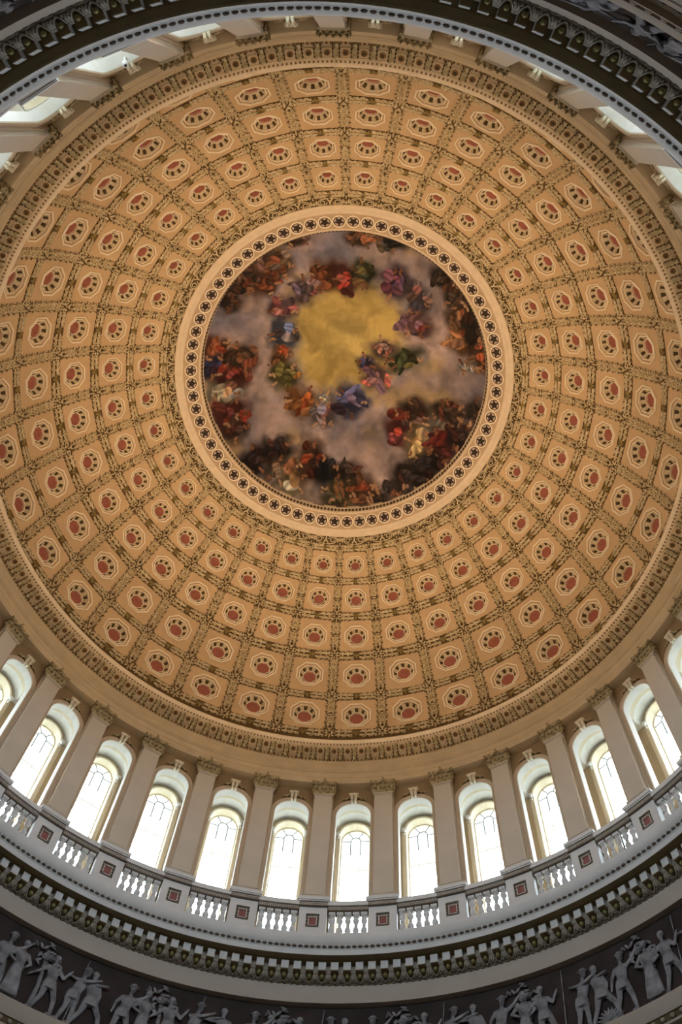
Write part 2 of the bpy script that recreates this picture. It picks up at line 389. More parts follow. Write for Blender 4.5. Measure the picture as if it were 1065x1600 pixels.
# ================================================================== LOWER CORNICE (trim_1)
mb = MB()
mb.cur = 0
mb.lathe([(14.42, 23.18), (14.30, 23.18), (14.28, 23.10), (14.12, 23.08), (13.90, 23.06), (13.85, 23.02), (13.85, 22.95), (13.875, 22.78), (13.93, 22.70), (13.97, 22.66), (13.985, 22.585), (14.02, 22.55), (14.05, 22.37)], 288)
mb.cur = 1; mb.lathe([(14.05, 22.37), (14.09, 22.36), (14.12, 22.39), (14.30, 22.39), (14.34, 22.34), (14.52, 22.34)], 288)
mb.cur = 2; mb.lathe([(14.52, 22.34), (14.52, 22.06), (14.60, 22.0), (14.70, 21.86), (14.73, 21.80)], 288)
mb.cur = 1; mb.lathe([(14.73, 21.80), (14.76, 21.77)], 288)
mb.cur = 3; mb.lathe([(14.76, 21.77), (14.77, 21.12), (14.96, 21.10)], 288)
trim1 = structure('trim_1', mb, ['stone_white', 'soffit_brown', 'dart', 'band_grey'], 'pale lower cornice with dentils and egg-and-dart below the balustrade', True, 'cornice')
mb = MB(); mb.cbox(-.50, .50, 14.33, 14.56, 22.03, 22.335, 1); me_d = mb.mesh('dentil', 'stone_white')
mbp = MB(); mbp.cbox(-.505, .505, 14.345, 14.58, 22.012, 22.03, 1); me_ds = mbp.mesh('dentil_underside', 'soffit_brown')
mb = MB(); mb.ell((0, 14.535, 21.93), (.075, .075, .095), 10, 7); me_egg = mb.mesh('egg', 'egg', True)
mb = MB()       # egg shell collar and darts, leaf tips
pth = [(.135 * math.cos(t), 14.60 - .07 * abs(math.cos(t)) + .10 * max(0, -math.sin(t)), 21.98 + .17 * math.sin(t)) for t in [PI + PI * i / 12 for i in range(13)]]
mb.tube(pth, .022, 5)
for s_ in (-1, 1):
    for i, dx in enumerate((.165, .205)):
        mb.tube([(s_ * dx, 14.54, 22.05 - .01 * i), (s_ * (dx - .02 * i), 14.60, 21.92), (s_ * (dx + .0), 14.68, 21.82)], [.018, .026, .014], 5)
    mb.ell((s_ * .13, 14.66, 21.82), (.03, .04, .035), 6, 4)
mb.ell((0, 14.68, 21.80), (.035, .04, .03), 6, 4)
me_collar = mb.mesh('egg_collar', 'dart', True)
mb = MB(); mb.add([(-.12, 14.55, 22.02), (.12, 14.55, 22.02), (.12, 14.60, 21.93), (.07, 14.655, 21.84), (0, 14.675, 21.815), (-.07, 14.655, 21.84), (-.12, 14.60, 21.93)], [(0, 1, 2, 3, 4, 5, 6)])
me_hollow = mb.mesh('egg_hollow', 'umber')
for i in range(216):
    rz = rotz(i / 6 + 0.02)
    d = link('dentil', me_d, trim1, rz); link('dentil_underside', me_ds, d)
    e = link('egg', me_egg, trim1, rz); link('egg_collar', me_collar, e); link('egg_hollow', me_hollow, e)
def bead_ring(n, r, z, rad, mats, parent, name, sy=1.0, seg=6, rg=4):
    big = MB()
    for i in range(n):
        a = -rotz(0) + 2 * PI * (i + .5) / n
        B = Matrix.Rotation(-a, 3, 'Z'); big.ell((r * math.sin(a), r * math.cos(a), z), rad, seg, rg, B)
    o = big.obj(name, mats, parent, True); o['kind'] = 'stuff'; return o
bead_ring(432, 13.955, 22.625, (.088, .05, .045), 'bead_dark', trim1, 'bead_moulding')
bead_ring(432, 14.75, 21.775, (.075, .03, .03), 'bead_dark', trim1, 'leaf_tip_moulding')

# ================================================================== BALUSTRADE
bal = empty('balustrade'); tag(bal, 'white ring balustrade with red-panelled pedestals above the lower cornice', 'balustrade')
mb = MB(); mb.lathe([(14.58, 23.20), (14.58, 23.46), (14.24, 23.46), (14.24, 23.36), (14.20, 23.34), (14.18, 23.17)], 288)
o = mb.obj('base_rail', 'stone_white', bal); smooth_by_angle(o.data, 35)
PB = 2.935      # pedestal half width in bay angle: pedestals span +-2.065 deg about the half bay
# pedestal meshes at azimuth 0
hw = .50
def ped_face(mb):
    fw, fh, zc = .235, .30, 24.0
    y = 14.26; z0, z1 = 23.46, 24.58
    def yy(u): return math.sqrt(y * y - u * u)
    X = [-hw, -fw, fw, hw]; Z = [z0, zc - fh, zc + fh, z1]
    for i in range(3):
        for j in range(3):
            if i == 1 and j == 1: continue
            mb.add([(X[i], yy(X[i]), Z[j]), (X[i + 1], yy(X[i + 1]), Z[j]), (X[i + 1], yy(X[i + 1]), Z[j + 1]), (X[i], yy(X[i]), Z[j + 1])], [(0, 1, 2, 3)])
    for s_ in (-1, 1):
        mb.add([(s_ * hw, yy(hw), z0), (s_ * hw, 14.59, z0), (s_ * hw, 14.59, z1), (s_ * hw, yy(hw), z1)], [(0, 1, 2, 3)])
        mb.add([(s_ * fw, yy(fw), zc - fh), (s_ * fw, yy(fw) + .07, zc - fh), (s_ * fw, yy(fw) + .07, zc + fh), (s_ * fw, yy(fw), zc + fh)], [(0, 1, 2, 3)])
        mb.add([(-fw, yy(fw), zc + s_ * fh), (fw, yy(fw), zc + s_ * fh), (fw, yy(fw) + .07, zc + s_ * fh), (-fw, yy(fw) + .07, zc + s_ * fh)], [(0, 1, 2, 3)])
    mb.add([(-hw, 14.59, z0), (hw, 14.59, z0), (hw, 14.59, z1), (-hw, 14.59, z1)], [(0, 1, 2, 3)])
mb = MB(); ped_face(mb); me_ped = mb.mesh('pedestal', 'stone_white')
mb = MB(); mb.box((0, 14.35, 24.0), (.235, .01, .30)); me_pground = mb.mesh('panel_ground', 'umber')
mb = MB()
for i in range(4):
    for s_ in (-1, 1):
        mb.ell((s_ * .19, 14.325, 23.79 + .14 * i), (.026, .02, .042), 6, 4)
        mb.ell((-.14 + .093 * i, 14.325, 24.0 + s_ * .25), (.032, .02, .03), 6, 4)
me_pleaf = mb.mesh('panel_leaves', 'dart', True)
mb = MB()
for s_ in (-1, 1):
    mb.box((s_ * .142, 14.315, 24.0), (.012, .03, .195)); mb.box((0, 14.315, 24.0 + s_ * .185), (.15, .03, .012))
me_prim = mb.mesh('tile_frame', 'stone_white')
mb = MB(); mb.box((0, 14.334, 24.0), (.13, .008, .175)); me_ptile = mb.mesh('red_tile', 'red_panel')
mb = MB(); mb.box((0, 14.345, 24.88), (hw + .09, .245, .07)); mb.box((0, 14.36, 24.785), (hw + .065, .23, .025)); me_pcap = mb.mesh('pedestal_cap', 'stone_white')
mb = MB(); mb.box((0, 14.38, 24.67), (hw + .045, .205, .09)); me_pband = mb.mesh('cap_band', 'bead_dark')
def fret(mb, u0, u1, yf, zc, n):
    for i in range(n):
        u = u0 + (u1 - u0) * (i + .5) / n
        mb.box((u, yf, zc + .034), (.024, .014, .022)); mb.box((u + (u1 - u0) / n / 2 * .98, yf, zc - .028), (.024, .014, .022))
mb = MB(); fret(mb, -hw - .03, hw + .0, 14.172, 24.665, 15); me_pfret = mb.mesh('cap_fret', 'fret')
for i in range(36):
    p = link('pedestal', me_ped, bal, rotz(i + .5))
    for nm, me in (('panel_ground', me_pground), ('tile_frame', me_prim), ('red_tile', me_ptile), ('pedestal_cap', me_pcap), ('cap_band', me_pband)): link(nm, me, p)
    for nm, me in (('panel_leaves', me_pleaf), ('cap_fret', me_pfret)): tag(link(nm, me, p), kind='stuff')
# hand rail between pedestals
A0 = 2.93
mb = MB(); mb.cbox(-A0, A0, 14.18, 14.57, 24.62, 24.81, 4); me_rail = mb.mesh('hand_rail', 'stone_white')
mb = MB(); mb.cbox(-A0, A0, 14.25, 14.56, 24.44, 24.62, 4); me_rband = mb.mesh('rail_band', 'bead_dark')
mb = MB()
for i in range(20):
    a = math.radians(-A0 + 2 * A0 * (i + .5) / 20); y = 14.245
    for dz, da in ((.036, 0), (-.03, .0025)): mb.box((y * math.sin(a + da), y * math.cos(a + da), 24.53 + dz), (.024, .014, .022))
me_rfret = mb.mesh('rail_fret', 'fret')
bprof = [(.085, 23.46), (.085, 23.52), (.055, 23.54), (.05, 23.57), (.10, 23.66), (.115, 23.73), (.095, 23.83), (.05, 23.92), (.045, 23.95), (.07, 23.965), (.07, 23.985), (.045, 24.0), (.05, 24.03), (.095, 24.13), (.115, 24.21), (.10, 24.28), (.055, 24.34), (.048, 24.37), (.09, 24.41), (.09, 24.44)]
mb = MB(); mb.turn((0, 14.42), [(r_, 23.46 + (z_ - 23.46) * .885) for r_, z_ in bprof], 12); me_bal = mb.mesh('baluster', 'stone_white'); smooth_by_angle(me_bal, 40)
mb = MB(); mb.box((0, 14.42, 24.385), (.115, .11, .055)); me_abacus = mb.mesh('baluster_block', 'stone_white')
for i in range(36):
    r = link('hand_rail', me_rail, bal, rotz(i)); link('rail_band', me_rband, r); tag(link('rail_fret', me_rfret, r), kind='stuff')
    for j in range(5):
        b = link('baluster', me_bal, bal, rotz(i + (j - 2) * .1145)); link('baluster_block', me_abacus, b)

# ================================================================== PILASTERS
PF = 14.27
PW = .365
mb = MB(); mb.box((0, (PF + 14.61) / 2, 27.885), (PW, (14.61 - PF) / 2, 2.66)); me_shaft = mb.mesh('shaft', 'pilaster')
mb = MB(); mb.box((0, 14.53, 28.13), (PW + .05, .08, 3.17)); me_backing = mb.mesh('backing_strip', 'archivolt')
mb = MB()
for z0, z1, d in ((24.952, 25.06, .09), (25.06, 25.12, .06), (25.12, 25.17, .075), (25.17, 25.23, .03)): mb.box((0, (PF - d + 14.61) / 2, (z0 + z1) / 2), (PW + d, (14.61 - PF + d) / 2, (z1 - z0) / 2))
me_base = mb.mesh('base', 'pilaster')
mb = MB()
for z0, z1, d in ((30.50, 30.55, .02), (30.55, 30.61, .05)): mb.box((0, (PF - d + 14.61) / 2, (z0 + z1) / 2), (PW + d, (14.61 - PF + d) / 2, (z1 - z0) / 2))
me_neck = mb.mesh('necking', 'pilaster')
# capital: bell, two tiers of curled acanthus leaves, corner volutes, abacus
def acanthus(mb, u, yb, z, w, h, curl, side=0.0):
    """leaf rising from (u,yb,z), face towards the axis (-y); side shears it sideways"""
    N = 6; rowsv = []
    for i in range(N + 1):
        t = i / N
        zz = z + h * (math.sin(min(t, .85) / .85 * PI / 2) if t < .85 else 1 - (t - .85) * 1.6)
        yy = yb - curl * (t ** 2.2) - .015
        ww = w * (0.75 + .45 * math.sin(PI * min(t * 1.1, 1))) * (1 if i < N else .35) * (1.12 if i % 2 else .86)
        us = u + side * t ** 1.5
        rowsv.append([(us - ww / 2, yy + .03, zz - .01), (us - ww * .2, yy - .012, zz), (us, yy + .008, zz), (us + ww * .2, yy - .012, zz), (us + ww / 2, yy + .03, zz - .01)])
    vs_ = [p for r in rowsv for p in r]; fs = []
    for i in range(N):
        for j in range(4): fs.append((i * 5 + j, i * 5 + j + 1, i * 5 + 6 + j, i * 5 + 5 + j))
    mb.add(vs_, fs)
mb = MB()
zb, zt = 30.61, 31.30
vs_ = []
for z, d in ((zb, 0), (30.85, .01), (31.08, .05), (31.22, .12)):
    vs_ += [(-PW - d, 14.61, z), (-PW - d, PF - d, z), (PW + d, PF - d, z), (PW + d, 14.61, z)]
mb.add(vs_, [(i * 4 + j, i * 4 + j + 1, i * 4 + 5 + j, i * 4 + 4 + j) for i in range(3) for j in range(3)])
for i in range(4): acanthus(mb, -.285 + .19 * i, PF, zb, .17, .28, .14)
for i in range(5): acanthus(mb, -.36 + .18 * i, PF - .02, zb + .16, .16, .32, .19, (-.36 + .18 * i) * .18)
for s_ in (-1, 1):
    acanthus(mb, s_ * .40, PF + .02, zb + .04, .14, .32, .12, s_ * .08)
    for side in (0, 1):     # corner volute spirals, and small inner helices
        c0 = Vector((s_ * (.455 if side == 0 else .13), PF - .10, 31.16)); pth = []
        for i in range(15):
            t = i / 14; a = t * 3.4 * PI; r = (.085 if side == 0 else .055) * (1 - t * .85)
            pth.append(c0 + Vector((s_ * (1 if side == 0 else -1) * r * math.cos(a), -.05 * t, r * math.sin(a))))
        mb.tube(pth, .020, 5)
    mb.tube([(s_ * .2, PF - .03, 30.98), (s_ * .28, PF - .08, 31.1), (s_ * .42, PF - .11, 31.22)], [.02, .028, .03], 5)
    for k in range(3):      # leaves on the returns of the capital
        mb.ell((s_ * (PW + .05 + .02 * k), PF + .08 + .07 * k, 30.9 + .1 * k), (.05, .07, .09), 6, 4)
me_cap = mb.mesh('capital', 'capital')
mb = MB(); nseg = 10
top = []
for i in range(nseg + 1):
    u = -.53 + 1.06 * i / nseg; top.append((u, PF - .17 + .07 * (1 - (u / .53) ** 2)))
vs_ = [(u, y, z) for z in (31.22, 31.312) for (u, y) in top + [(.53, 14.60), (-.53, 14.60)]]
k = len(top) + 2
mb.add(vs_, [tuple(range(k)), tuple(range(2 * k - 1, k - 1, -1))] + [(i, (i + 1) % k, k + (i + 1) % k, k + i) for i in range(k)])
me_abac = mb.mesh('abacus', 'capital')
mb = MB()
for i in range(6):
    a = 2 * PI * i / 6; mb.ell((.055 * math.cos(a), PF - .16, 31.27 + .055 * math.sin(a)), (.035, .03, .035), 6, 4)
mb.ell((0, PF - .19, 31.27), (.032, .03, .032), 6, 4); mb.ell((0, PF - .17, 31.37), (.05, .05, .06), 6, 4)
me_fleur = mb.mesh('fleuron', 'capital', True)
def pil_label(k):       # pilaster at half index k
    i = int(abs(k) + .5)
    return 'cream pilaster with leafy capital, %s to the %s of the lowest window' % (ORD[i - 1], 'right' if k > 0 else 'left')
for k in [x + .5 for x in range(-18, 18)]:
    p = empty('pilaster', rotz(k)); tag(p, pil_label(k), 'pilaster', 'pilasters between the drum windows')
    for nm, me in (('shaft', me_shaft), ('backing_strip', me_backing), ('base', me_base), ('necking', me_neck)): link(nm, me, p)
    c = link('capital', me_cap, p); link('abacus', me_abac, c); link('fleuron', me_fleur, c)

# ================================================================== UPPER CORNICE (trim_2)
mb = MB(); mb.cur = 0
prof_up = [(14.62, 33.15), (13.40, 33.15), (13.36, 33.12), (13.36, 33.06), (13.42, 33.01), (13.50, 32.99), (13.58, 32.98), (13.60, 32.955), (13.98, 32.73), (14.02, 32.72), (14.06, 32.69), (14.06, 32.50), (14.09, 32.47), (14.10, 32.40), (14.13, 32.36), (14.13, 32.0), (14.16, 31.98), (14.18, 31.93), (14.21, 31.92), (14.21, 31.62), (14.225, 31.61), (14.225, 31.45), (14.24, 31.43), (14.26, 31.33), (14.30, 31.315), (14.95, 31.315)]
mb.cur = 1; mb.lathe(prof_up[:7], 360); mb.cur = 0; mb.lathe(prof_up[6:], 360)
trim2 = structure('trim_2', mb, ['cornice_cream', 'ring_cream'], 'tan upper cornice with rosettes and brackets under the dome', True, 'cornice')
def soff(t, drop=0.0):   # point on the sloping soffit, t 0..1 outwards
    return (13.60 + .38 * t, 32.955 - .225 * t - drop)
# rosette in a square panel
def soffit_frame():
    e_r = Vector((0, .38, -.225)).normalized(); e_u = Vector((1, 0, 0)); e_n = e_u.cross(e_r); 
    if e_n.z > 0: e_n = -e_n
    return e_u, e_r, e_n
EU, ER, EN = soffit_frame(); C0 = Vector((0, soff(.45)[0], soff(.45)[1]))
def sp(u, t, h): return C0 + EU * u + ER * t + EN * h
def disc(mb, fn, r, h0, h1, n=12):
    v = [fn(r * math.cos(2 * PI * i / n), r * math.sin(2 * PI * i / n), h0) for i in range(n)] + [fn(r * .85 * math.cos(2 * PI * i / n), r * .85 * math.sin(2 * PI * i / n), h1) for i in range(n)]
    mb.add(v, [(i, (i + 1) % n, n + (i + 1) % n, n + i) for i in range(n)] + [tuple(range(n, 2 * n))])
mb = MB(); disc(mb, sp, .112, 0.0, .03); me_ros = mb.mesh('rosette', 'rosette')
mb = MB()
for i in range(5):
    a = 2 * PI * i / 5 + .3; mb.ell(sp(.048 * math.cos(a), .048 * math.sin(a), .035), (.03, .03, .022), 6, 4)
mb.ell(sp(0, 0, .045), (.022, .022, .022), 6, 4); me_rosp = mb.mesh('rosette_petals', 'umber', True)
mb = MB()
for s_ in (-1, 1):
    for (a, b, w2, h2) in ((s_ * .165, 0, .01, .17), (0, s_ * .165, .17, .01)):
        mb.add([sp(a - w2, b - h2, .0), sp(a + w2, b - h2, .0), sp(a + w2, b + h2, .0), sp(a - w2, b + h2, .0), sp(a - w2, b - h2, .02), sp(a + w2, b - h2, .02), sp(a + w2, b + h2, .02), sp(a - w2, b + h2, .02)], [(4, 5, 6, 7), (0, 1, 5, 4), (1, 2, 6, 5), (2, 3, 7, 6), (3, 0, 4, 7)])
me_rosf = mb.mesh('rosette_frame', 'cornice_cream')
mb = MB()        # scroll bracket with leaf underside
N = 8; vs_ = []
for i in range(N + 1):
    t = i / N; r = 13.60 + .44 * t; z = 32.955 - .225 * min(1, (r - 13.6) / .38); dep = .05 + .09 * t + .03 * math.sin(t * 2 * PI)
    for u, dd in ((-.10, 0), (-.10, dep), (0, dep + .035), (.10, dep), (.10, 0)): vs_.append((u, r, z - dd))
mb.add(vs_, [(i * 5 + j, i * 5 + j + 1, i * 5 + 6 + j, i * 5 + 5 + j) for i in range(N) for j in range(4)] + [(0, 1, 2, 3, 4), tuple(N * 5 + j for j in (4, 3, 2, 1, 0))])
me_brk = mb.mesh('bracket', 'capital')
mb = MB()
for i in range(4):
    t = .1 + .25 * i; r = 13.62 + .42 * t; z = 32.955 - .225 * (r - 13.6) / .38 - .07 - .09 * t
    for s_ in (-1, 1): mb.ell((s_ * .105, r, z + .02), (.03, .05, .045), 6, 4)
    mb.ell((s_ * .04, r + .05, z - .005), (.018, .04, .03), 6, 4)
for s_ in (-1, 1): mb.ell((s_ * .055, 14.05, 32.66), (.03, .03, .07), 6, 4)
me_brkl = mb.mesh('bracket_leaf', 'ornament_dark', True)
for i in range(144):
    b = link('bracket', me_brk, trim2, rotz(i / 4)); link('bracket_leaf', me_brkl, b)
    r = link('rosette', me_ros, trim2, rotz(i / 4 + .125)); link('rosette_petals', me_rosp, r); link('rosette_frame', me_rosf, r)
def block_ring(n, a_deg, r0, r1, z0, z1, mats, parent, name):
    one = MB(); one.cbox(-a_deg, a_deg, r0, r1, z0, z1, 1); V = np.array(one.v); big = MB()
    for k in range(n):
        a = rotz(36 * k / n); c, s_ = math.cos(a), math.sin(a)
        b = len(big.v); big.v.extend(map(tuple, np.stack([V[:, 0] * c - V[:, 1] * s_, V[:, 0] * s_ + V[:, 1] * c, V[:, 2]], 1))); big.f.extend([tuple(i + b for i in f) for f in one.f]); big.mi.extend(one.mi)
    o = big.obj(name, mats, parent); o['kind'] = 'stuff'; return o
block_ring(576, .175, 14.00, 14.07, 32.54, 32.63, 'dentil_tan', trim2, 'dentil_band')
block_ring(576, .13, 13.48, 13.55, 32.965, 33.0, 'dentil_tan', trim2, 'small_dentil_band')

# ================================================================== DOME
DZ, DR = 32.10, 14.22
def dp(az, th, h=0.0):
    """dome point: azimuth and elevation in degrees, h metres towards the inside"""
    a = math.radians(az); t = math.radians(th); R = DR - h
    return (R * math.cos(t) * math.sin(a), R * math.cos(t) * math.cos(a), DZ + R * math.sin(t))
def dutl(th0):
    """local metre frame (u sideways, t up the dome, h inwards) about azimuth 0, elevation th0"""
    def f(u, t, h):
        th = th0 + math.degrees(t / DR); return dp(math.degrees(u / (DR * math.cos(math.radians(th)))), th, h)
    return f
mb = MB()
mb.lathe([((DR + .34) * math.cos(math.radians(t)), DZ + (DR + .34) * math.sin(math.radians(t))) for t in [3 + 52.5 * i / 40 for i in range(41)]], 144)
dome = structure('ceiling', mb, 'rib_ground', 'coffered tan inner dome rising to a painted oculus', True, 'ceiling')
# ribs: 36 meridian strips and 6 ring strips
mb = MB(); N = 24; vs_ = []
for i in range(N + 1):
    th = 3.5 + 51.2 * i / N
    for a, h in ((-.92, -.3), (-.92, .03), (.92, .03), (.92, -.3)): vs_.append(dp(a, th, h))
mb.add(vs_, [(i * 4 + j, i * 4 + j + 1, i * 4 + 5 + j, i * 4 + 4 + j) for i in range(N) for j in range(3)])
me_rib = mb.mesh('rib', 'rib_ground')
for i in range(36): link('rib', me_rib, dome, rotz(i + .5))
ROWS = [(45.15, 51.1, 48.1), (37.55, 43.95, 40.65), (28.8, 36.05, 32.25), (19.15, 27.1, 23.25), (10.4, 17.8, 13.9)]
GAPS = [(3.5, 10.4), (17.8, 19.15), (27.1, 28.8), (36.05, 37.55), (43.95, 45.15), (51.1, 54.7)]
for (t0, t1) in GAPS:
    mb = MB(); pr = [(t0 - .15, -.3), (t0 - .15, .022)] + [(t0 - .15 + (t1 - t0 + .3) * i / 4, .022) for i in range(1, 5)] + [(t1 + .15, -.3)]
    mb.lathe([((DR - h) * math.cos(math.radians(t)), DZ + (DR - h) * math.sin(math.radians(t))) for t, h in pr], 180)
    o = mb.obj('ring_rib', 'rib_ground', dome, True); smooth_by_angle(o.data, 40)

# ---- coffers
OCTW = [.925, 1.09, 1.20, 1.31, 1.38]
def octr(phi):
    p = (phi + PI / 8) % (PI / 4) - PI / 8; return 1 / math.cos(p)
def coffer(i):
    t0, t1, tc = ROWS[i]; f = dutl(tc); a = OCTW[i] / 2; K = 48
    ht_lo = math.radians(tc - t0) * DR; ht_hi = math.radians(t1 - tc) * DR
    ph = [2 * PI * j / K for j in range(K)]
    def outer(p, sc=1.0):
        c, s_ = math.cos(p), math.sin(p); q = (abs(c) ** 9 + abs(s_) ** 9) ** (-1 / 9)
        x, y = c * q, s_ * q
        # small inward notch at the corners
        t = (y * ht_hi if y > 0 else y * ht_lo) * sc
        th = tc + math.degrees(t / DR); u = x * math.radians(4.10) * DR * math.cos(math.radians(th)) * sc
        return u, t
    mb = MB()
    loops = []
    for w in (0, .33, .66, 1):
        L = []
        for p in ph:
            ou, ot = outer(p); r = a * octr(p); iu, it = r * math.cos(p), r * math.sin(p)
            L.append(f(ou + (iu - ou) * w, ot + (it - ot) * w, 0.0))
        loops.append(L)
    loops.insert(0, [f(*outer(p), -.12) for p in ph])
    vs_ = [q for L in loops for q in L]
    mb.add(vs_, [(r * K + j, r * K + (j + 1) % K, (r + 1) * K + (j + 1) % K, (r + 1) * K + j) for r in range(len(loops) - 1) for j in range(K)])
    me_panel = mb.mesh('coffer', 'dome_tan'); 
    def octloops(prof):
        m = MB(); vs2 = []
        for (sc, h) in prof:
            for j in range(8):
                p = PI / 8 + PI / 4 * j; r = a * sc / math.cos(PI / 8); vs2.append(f(r * math.cos(p), r * math.sin(p), h))
        m.add(vs2, [(k * 8 + j, k * 8 + (j + 1) % 8, (k + 1) * 8 + (j + 1) % 8, (k + 1) * 8 + j) for k in range(len(prof) - 1) for j in range(8)])
        return m
    me_m1 = octloops([(1.01, -.02), (1.01, .04), (.99, .055), (.92, .05), (.90, .0)]).mesh('octagon_moulding', 'dome_cream')
    me_fl = octloops([(.905, .005), (.895, -.03), (.79, -.05)]).mesh('recess_step', 'dome_tan')
    me_m2 = octloops([(.805, -.065), (.80, .0), (.735, .01), (.72, -.05)]).mesh('inner_moulding', 'dome_cream')
    me_sl = octloops([(.725, -.05), (.48, -.22)]).mesh('recess_slope', 'ornament')
    me_rim = octloops([(.515, -.23), (.505, -.18), (.465, -.18), (.45, -.30)]).mesh('tile_rim', 'dome_cream')
    m = octloops([(.46, -.285), (.2, -.28)]); K8 = len(m.v); m.add([f(0, 0, -.275)], []); m.f += [(8 + j, 8 + (j + 1) % 8, K8) for j in range(8)]; m.mi += [0] * 8
    me_tile = m.mesh('red_tile', 'red')
    m = MB()
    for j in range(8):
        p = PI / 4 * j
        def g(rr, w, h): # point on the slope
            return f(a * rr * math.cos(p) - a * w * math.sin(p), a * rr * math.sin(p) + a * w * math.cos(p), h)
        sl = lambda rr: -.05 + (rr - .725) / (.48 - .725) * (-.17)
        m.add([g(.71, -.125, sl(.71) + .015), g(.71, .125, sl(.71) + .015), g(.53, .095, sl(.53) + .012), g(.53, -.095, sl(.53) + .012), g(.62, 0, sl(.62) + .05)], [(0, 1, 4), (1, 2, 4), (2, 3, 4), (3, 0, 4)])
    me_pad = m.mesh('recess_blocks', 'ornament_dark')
    return me_panel, me_m1, me_fl, me_m2, me_sl, me_rim, me_tile, me_pad

# ---- rib ornaments
def leaf(mb, f, u, t, ang, L, W, H, h0=.03):
    c, s_ = math.cos(ang), math.sin(ang)
    def g(x, y, h): return f(u + x * c - y * s_, t + x * s_ + y * c, h0 + h)
    v = [g(-L / 2, 0, 0), g(-L * .2, W / 2, 0), g(L * .2, W * .42, 0), g(L / 2, 0, 0), g(L * .2, -W * .42, 0), g(-L * .2, -W / 2, 0), g(-L * .2, 0, H), g(L * .22, 0, H * .85)]
    mb.add(v, [(0, 1, 6), (1, 2, 7, 6), (2, 3, 7), (3, 4, 7), (4, 5, 6, 7), (5, 0, 6)])
def knob(mb, f, u, t, r, H, h0=.03, n=6):
    v = [f(u + r * math.cos(2 * PI * i / n), t + r * math.sin(2 * PI * i / n), h0) for i in range(n)] + [f(u + r * .7 * math.cos(2 * PI * i / n), t + r * .7 * math.sin(2 * PI * i / n), h0 + H * .75) for i in range(n)] + [f(u, t, h0 + H)]
    mb.add(v, [(i, (i + 1) % n, n + (i + 1) % n, n + i) for i in range(n)] + [(n + i, n + (i + 1) % n, 2 * n) for i in range(n)])
def ringo(mb, f, u, t, r, w, H, h0=.03, n=10, sy=1.0):
    v = []
    for i in range(n):
        a = 2 * PI * i / n
        for rr, h in ((r + w, 0), (r, H), (r - w, 0)): v.append(f(u + rr * math.cos(a), t + rr * sy * math.sin(a), h0 + h))
    mb.add(v, [(i * 3 + j, ((i + 1) % n) * 3 + j, ((i + 1) % n) * 3 + j + 1, i * 3 + j + 1) for i in range(n) for j in range(2)])
def vertical_ornament(i):
    """foliage on the meridian rib beside coffer row i; u=0 is the rib axis"""
    t0, t1, tc = ROWS[i]; tm = (t0 + t1) / 2; f = dutl(tm); L = math.radians(t1 - t0) * DR; R = random.Random(20 + i)
    w = math.radians(.95) * DR * math.cos(math.radians(tm))
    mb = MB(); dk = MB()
    tb = -L / 2
    ringo(mb, f, 0, tb + .17, .10, .035, .08, sy=1.3); knob(dk, f, 0, tb + .15, .065, .04); leaf(dk, f, 0, tb + .27, PI / 2, .2, .06, .05, .06)
    for s_ in (-1, 1):
        leaf(mb, f, s_ * .10, tb + .33, PI / 2 + s_ * .5, .26, .10, .07)
    y = tb + .42; j = 0
    while y < L / 2 - .06:
        mid = abs(y) < .07
        if mid:
            mb.add([f(-w * .62, y - .035, .03), f(w * .62, y - .035, .03), f(w * .62, y + .035, .03), f(-w * .62, y + .035, .03), f(-w * .55, y, .09), f(w * .55, y, .09)], [(0, 1, 5, 4), (3, 4, 5, 2), (0, 4, 3), (1, 2, 5)])
        else:
            for s_ in (-1, 1):
                leaf(mb, f, s_ * w * .44, y, PI / 2 - s_ * (.7 if j % 2 else -.45), .25, .125, .07)
                if j % 2 == 0: knob(mb, f, s_ * w * .78, y + .07, .05, .06)
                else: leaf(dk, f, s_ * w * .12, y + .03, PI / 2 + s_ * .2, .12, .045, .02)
            leaf(mb, f, 0, y + .06, PI / 2, .19, .10, .085)
        y += .165; j += 1
    nE = int(L / .16)
    for k in range(nE):
        y = -L / 2 + L * (k + .5) / nE
        for s_ in (-1, 1):
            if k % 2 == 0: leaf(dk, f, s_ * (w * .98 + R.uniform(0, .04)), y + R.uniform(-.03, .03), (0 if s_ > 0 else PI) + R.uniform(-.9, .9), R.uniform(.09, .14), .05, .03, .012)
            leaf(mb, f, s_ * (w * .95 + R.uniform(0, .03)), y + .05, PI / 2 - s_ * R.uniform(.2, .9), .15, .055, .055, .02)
    return mb.mesh('rib_foliage', 'ornament'), dk.mesh('rib_foliage_shade', 'ornament_dark')
